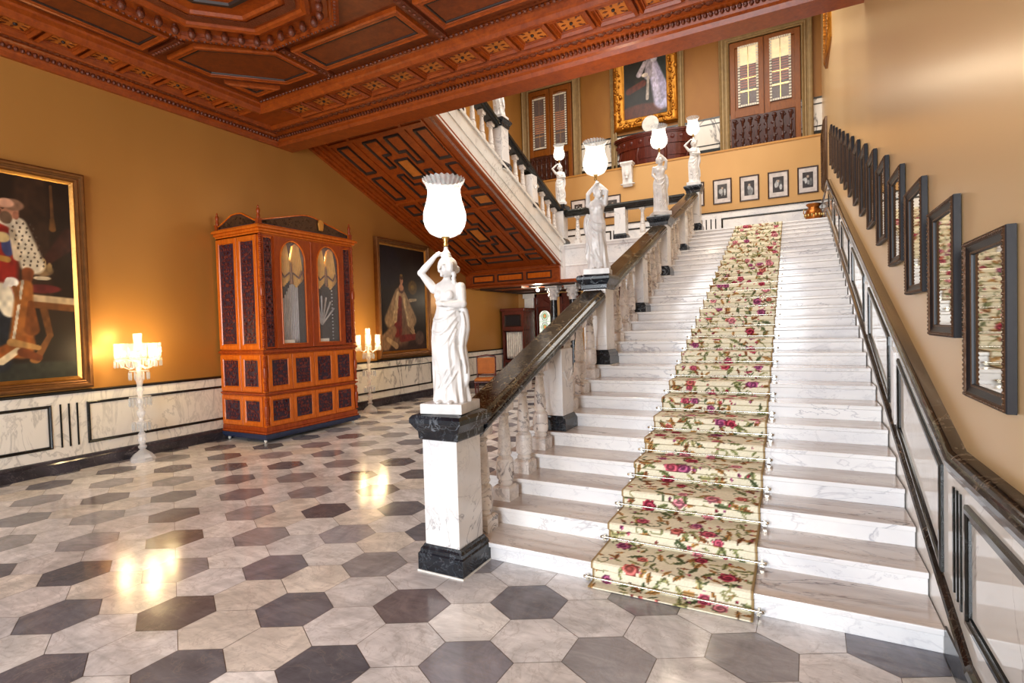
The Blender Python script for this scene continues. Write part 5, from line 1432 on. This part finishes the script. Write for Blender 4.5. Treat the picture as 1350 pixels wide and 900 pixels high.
# console under the gallery portrait
t = thing('console_table', 'dark red carved half-round console standing on the gallery below the gown portrait', 'console table', (-3.6,WG-.03,ZG+.03))
def half(r, n=18): return [(r*math.cos(PI+PI*i/n)*1.0, r*math.sin(PI+PI*i/n)*.38) for i in range(n+1)]
toK = lambda u, v, h: (u, v, h)
MB().prism(half(1.20), toK, .88, .95).prism(half(1.16), toK, .84, .88).build('table_top', M['mahog'], t, bevel=.01)
m = MB()
for r_, z0, z1 in ((1.10,.55,.84),(1.04,.22,.55),(1.0,.02,.22)): m.prism(half(r_), toK, z0, z1)
for k in range(11):
    a = PI+PI*(k+.5)/11; m.ball((1.08*math.cos(a), 1.08*math.sin(a)*.38, .72), (.07,.03,.07), 8, 6)
m.build('carved_apron', M['mahog'], t)
for k in range(4):
    a = PI+PI*(k+.5)/4; MB().tube([(1.0*math.cos(a), 1.0*math.sin(a)*.36, .1),(1.08*math.cos(a), 1.08*math.sin(a)*.38, .3),(.98*math.cos(a), .98*math.sin(a)*.36, .55)], [.05,.04,.06], 8).build('leg', M['mahog'], t, smooth=50)
t = thing('round_disc', 'round white disc on a small stand on the gallery console, beside the third statue lamp', 'round disc', (-3.62,WG-.36,ZG+.98))  # disc stands for the round white part of a table lamp
MB().lathe([(.15,-.012),(.235,-.01),(.24,0),(.235,.01),(.15,.016)], 36).build('disc', M['plasterw'], t, smooth=30)
o = kids(t)[0]; o.rotation_euler = (math.radians(90),0,0); o.location = (0,0,.235)
MB().box(-.09,.09,-.05,.05,-.0,.02).build('stand', M['brass'], t)

# ------------------------------------------------------------------ lights
def area(name, loc, rot, sx, sy, e, col):
    d_ = bpy.data.lights.new(name, 'AREA'); d_.shape = 'RECTANGLE'; d_.size = sx; d_.size_y = sy; d_.energy = e; d_.color = col
    o = bpy.data.objects.new(name, d_); COL.objects.link(o); o.location = loc; o.rotation_euler = rot; return o
area('stairwell_skylight', (-2.6,10.2,TOPZ-.06), (0,0,0), 6.0, 6.5, 600, (.98,.95,.90))
for x, e in ((-5.75,120),(-3.25,250),(-.75,450)):
    area('hall_window_daylight', (x,-5.1,2.2), (math.radians(90),0,0), 1.6, 3.4, e, (.88,.94,1))
area('unseen_hall_light', (-3.0,-1.2,4.6), (0,0,0), .9, .9, 18, (1,.88,.72))  # unseen overhead area light, no fixture modelled

w = bpy.data.worlds.new('world'); SC.world = w; w.use_nodes = True
bg = w.node_tree.nodes['Background']; bg.inputs[0].default_value = (1,.97,.93,1); bg.inputs[1].default_value = .6

# ------------------------------------------------------------------ camera
cam = bpy.data.cameras.new('camera'); cam.sensor_width = 36; cam.lens = 36*700.64/1350; cam.clip_start = .05
co = bpy.data.objects.new('camera', cam); COL.objects.link(co); SC.camera = co
yaw, pitch, roll = -.49099, -.02657, -.0287
cyw, syw = math.cos(yaw), math.sin(yaw); cp, sp = math.cos(pitch), math.sin(pitch)
fwd = Vector((syw*cp, cyw*cp, sp)); right = Vector((cyw,-syw,0)); up = right.cross(fwd)
r2 = right*math.cos(roll)+up*math.sin(roll); u2 = -right*math.sin(roll)+up*math.cos(roll)
co.matrix_world = Matrix(((r2.x,u2.x,-fwd.x,0),(r2.y,u2.y,-fwd.y,0),(r2.z,u2.z,-fwd.z,1.6),(0,0,0,1)))

SC.view_settings.view_transform = 'Standard'; SC.view_settings.look = 'None'
SC.view_settings.exposure = 0.1; SC.view_settings.gamma = 1.0; SC.view_settings.use_curve_mapping = False
SC.cycles.use_denoising = True
SC.cycles.max_bounces = 8; SC.cycles.transparent_max_bounces = 16
SC.cycles.caustics_reflective = False; SC.cycles.caustics_refractive = False
SC.cycles.sample_clamp_indirect = 6
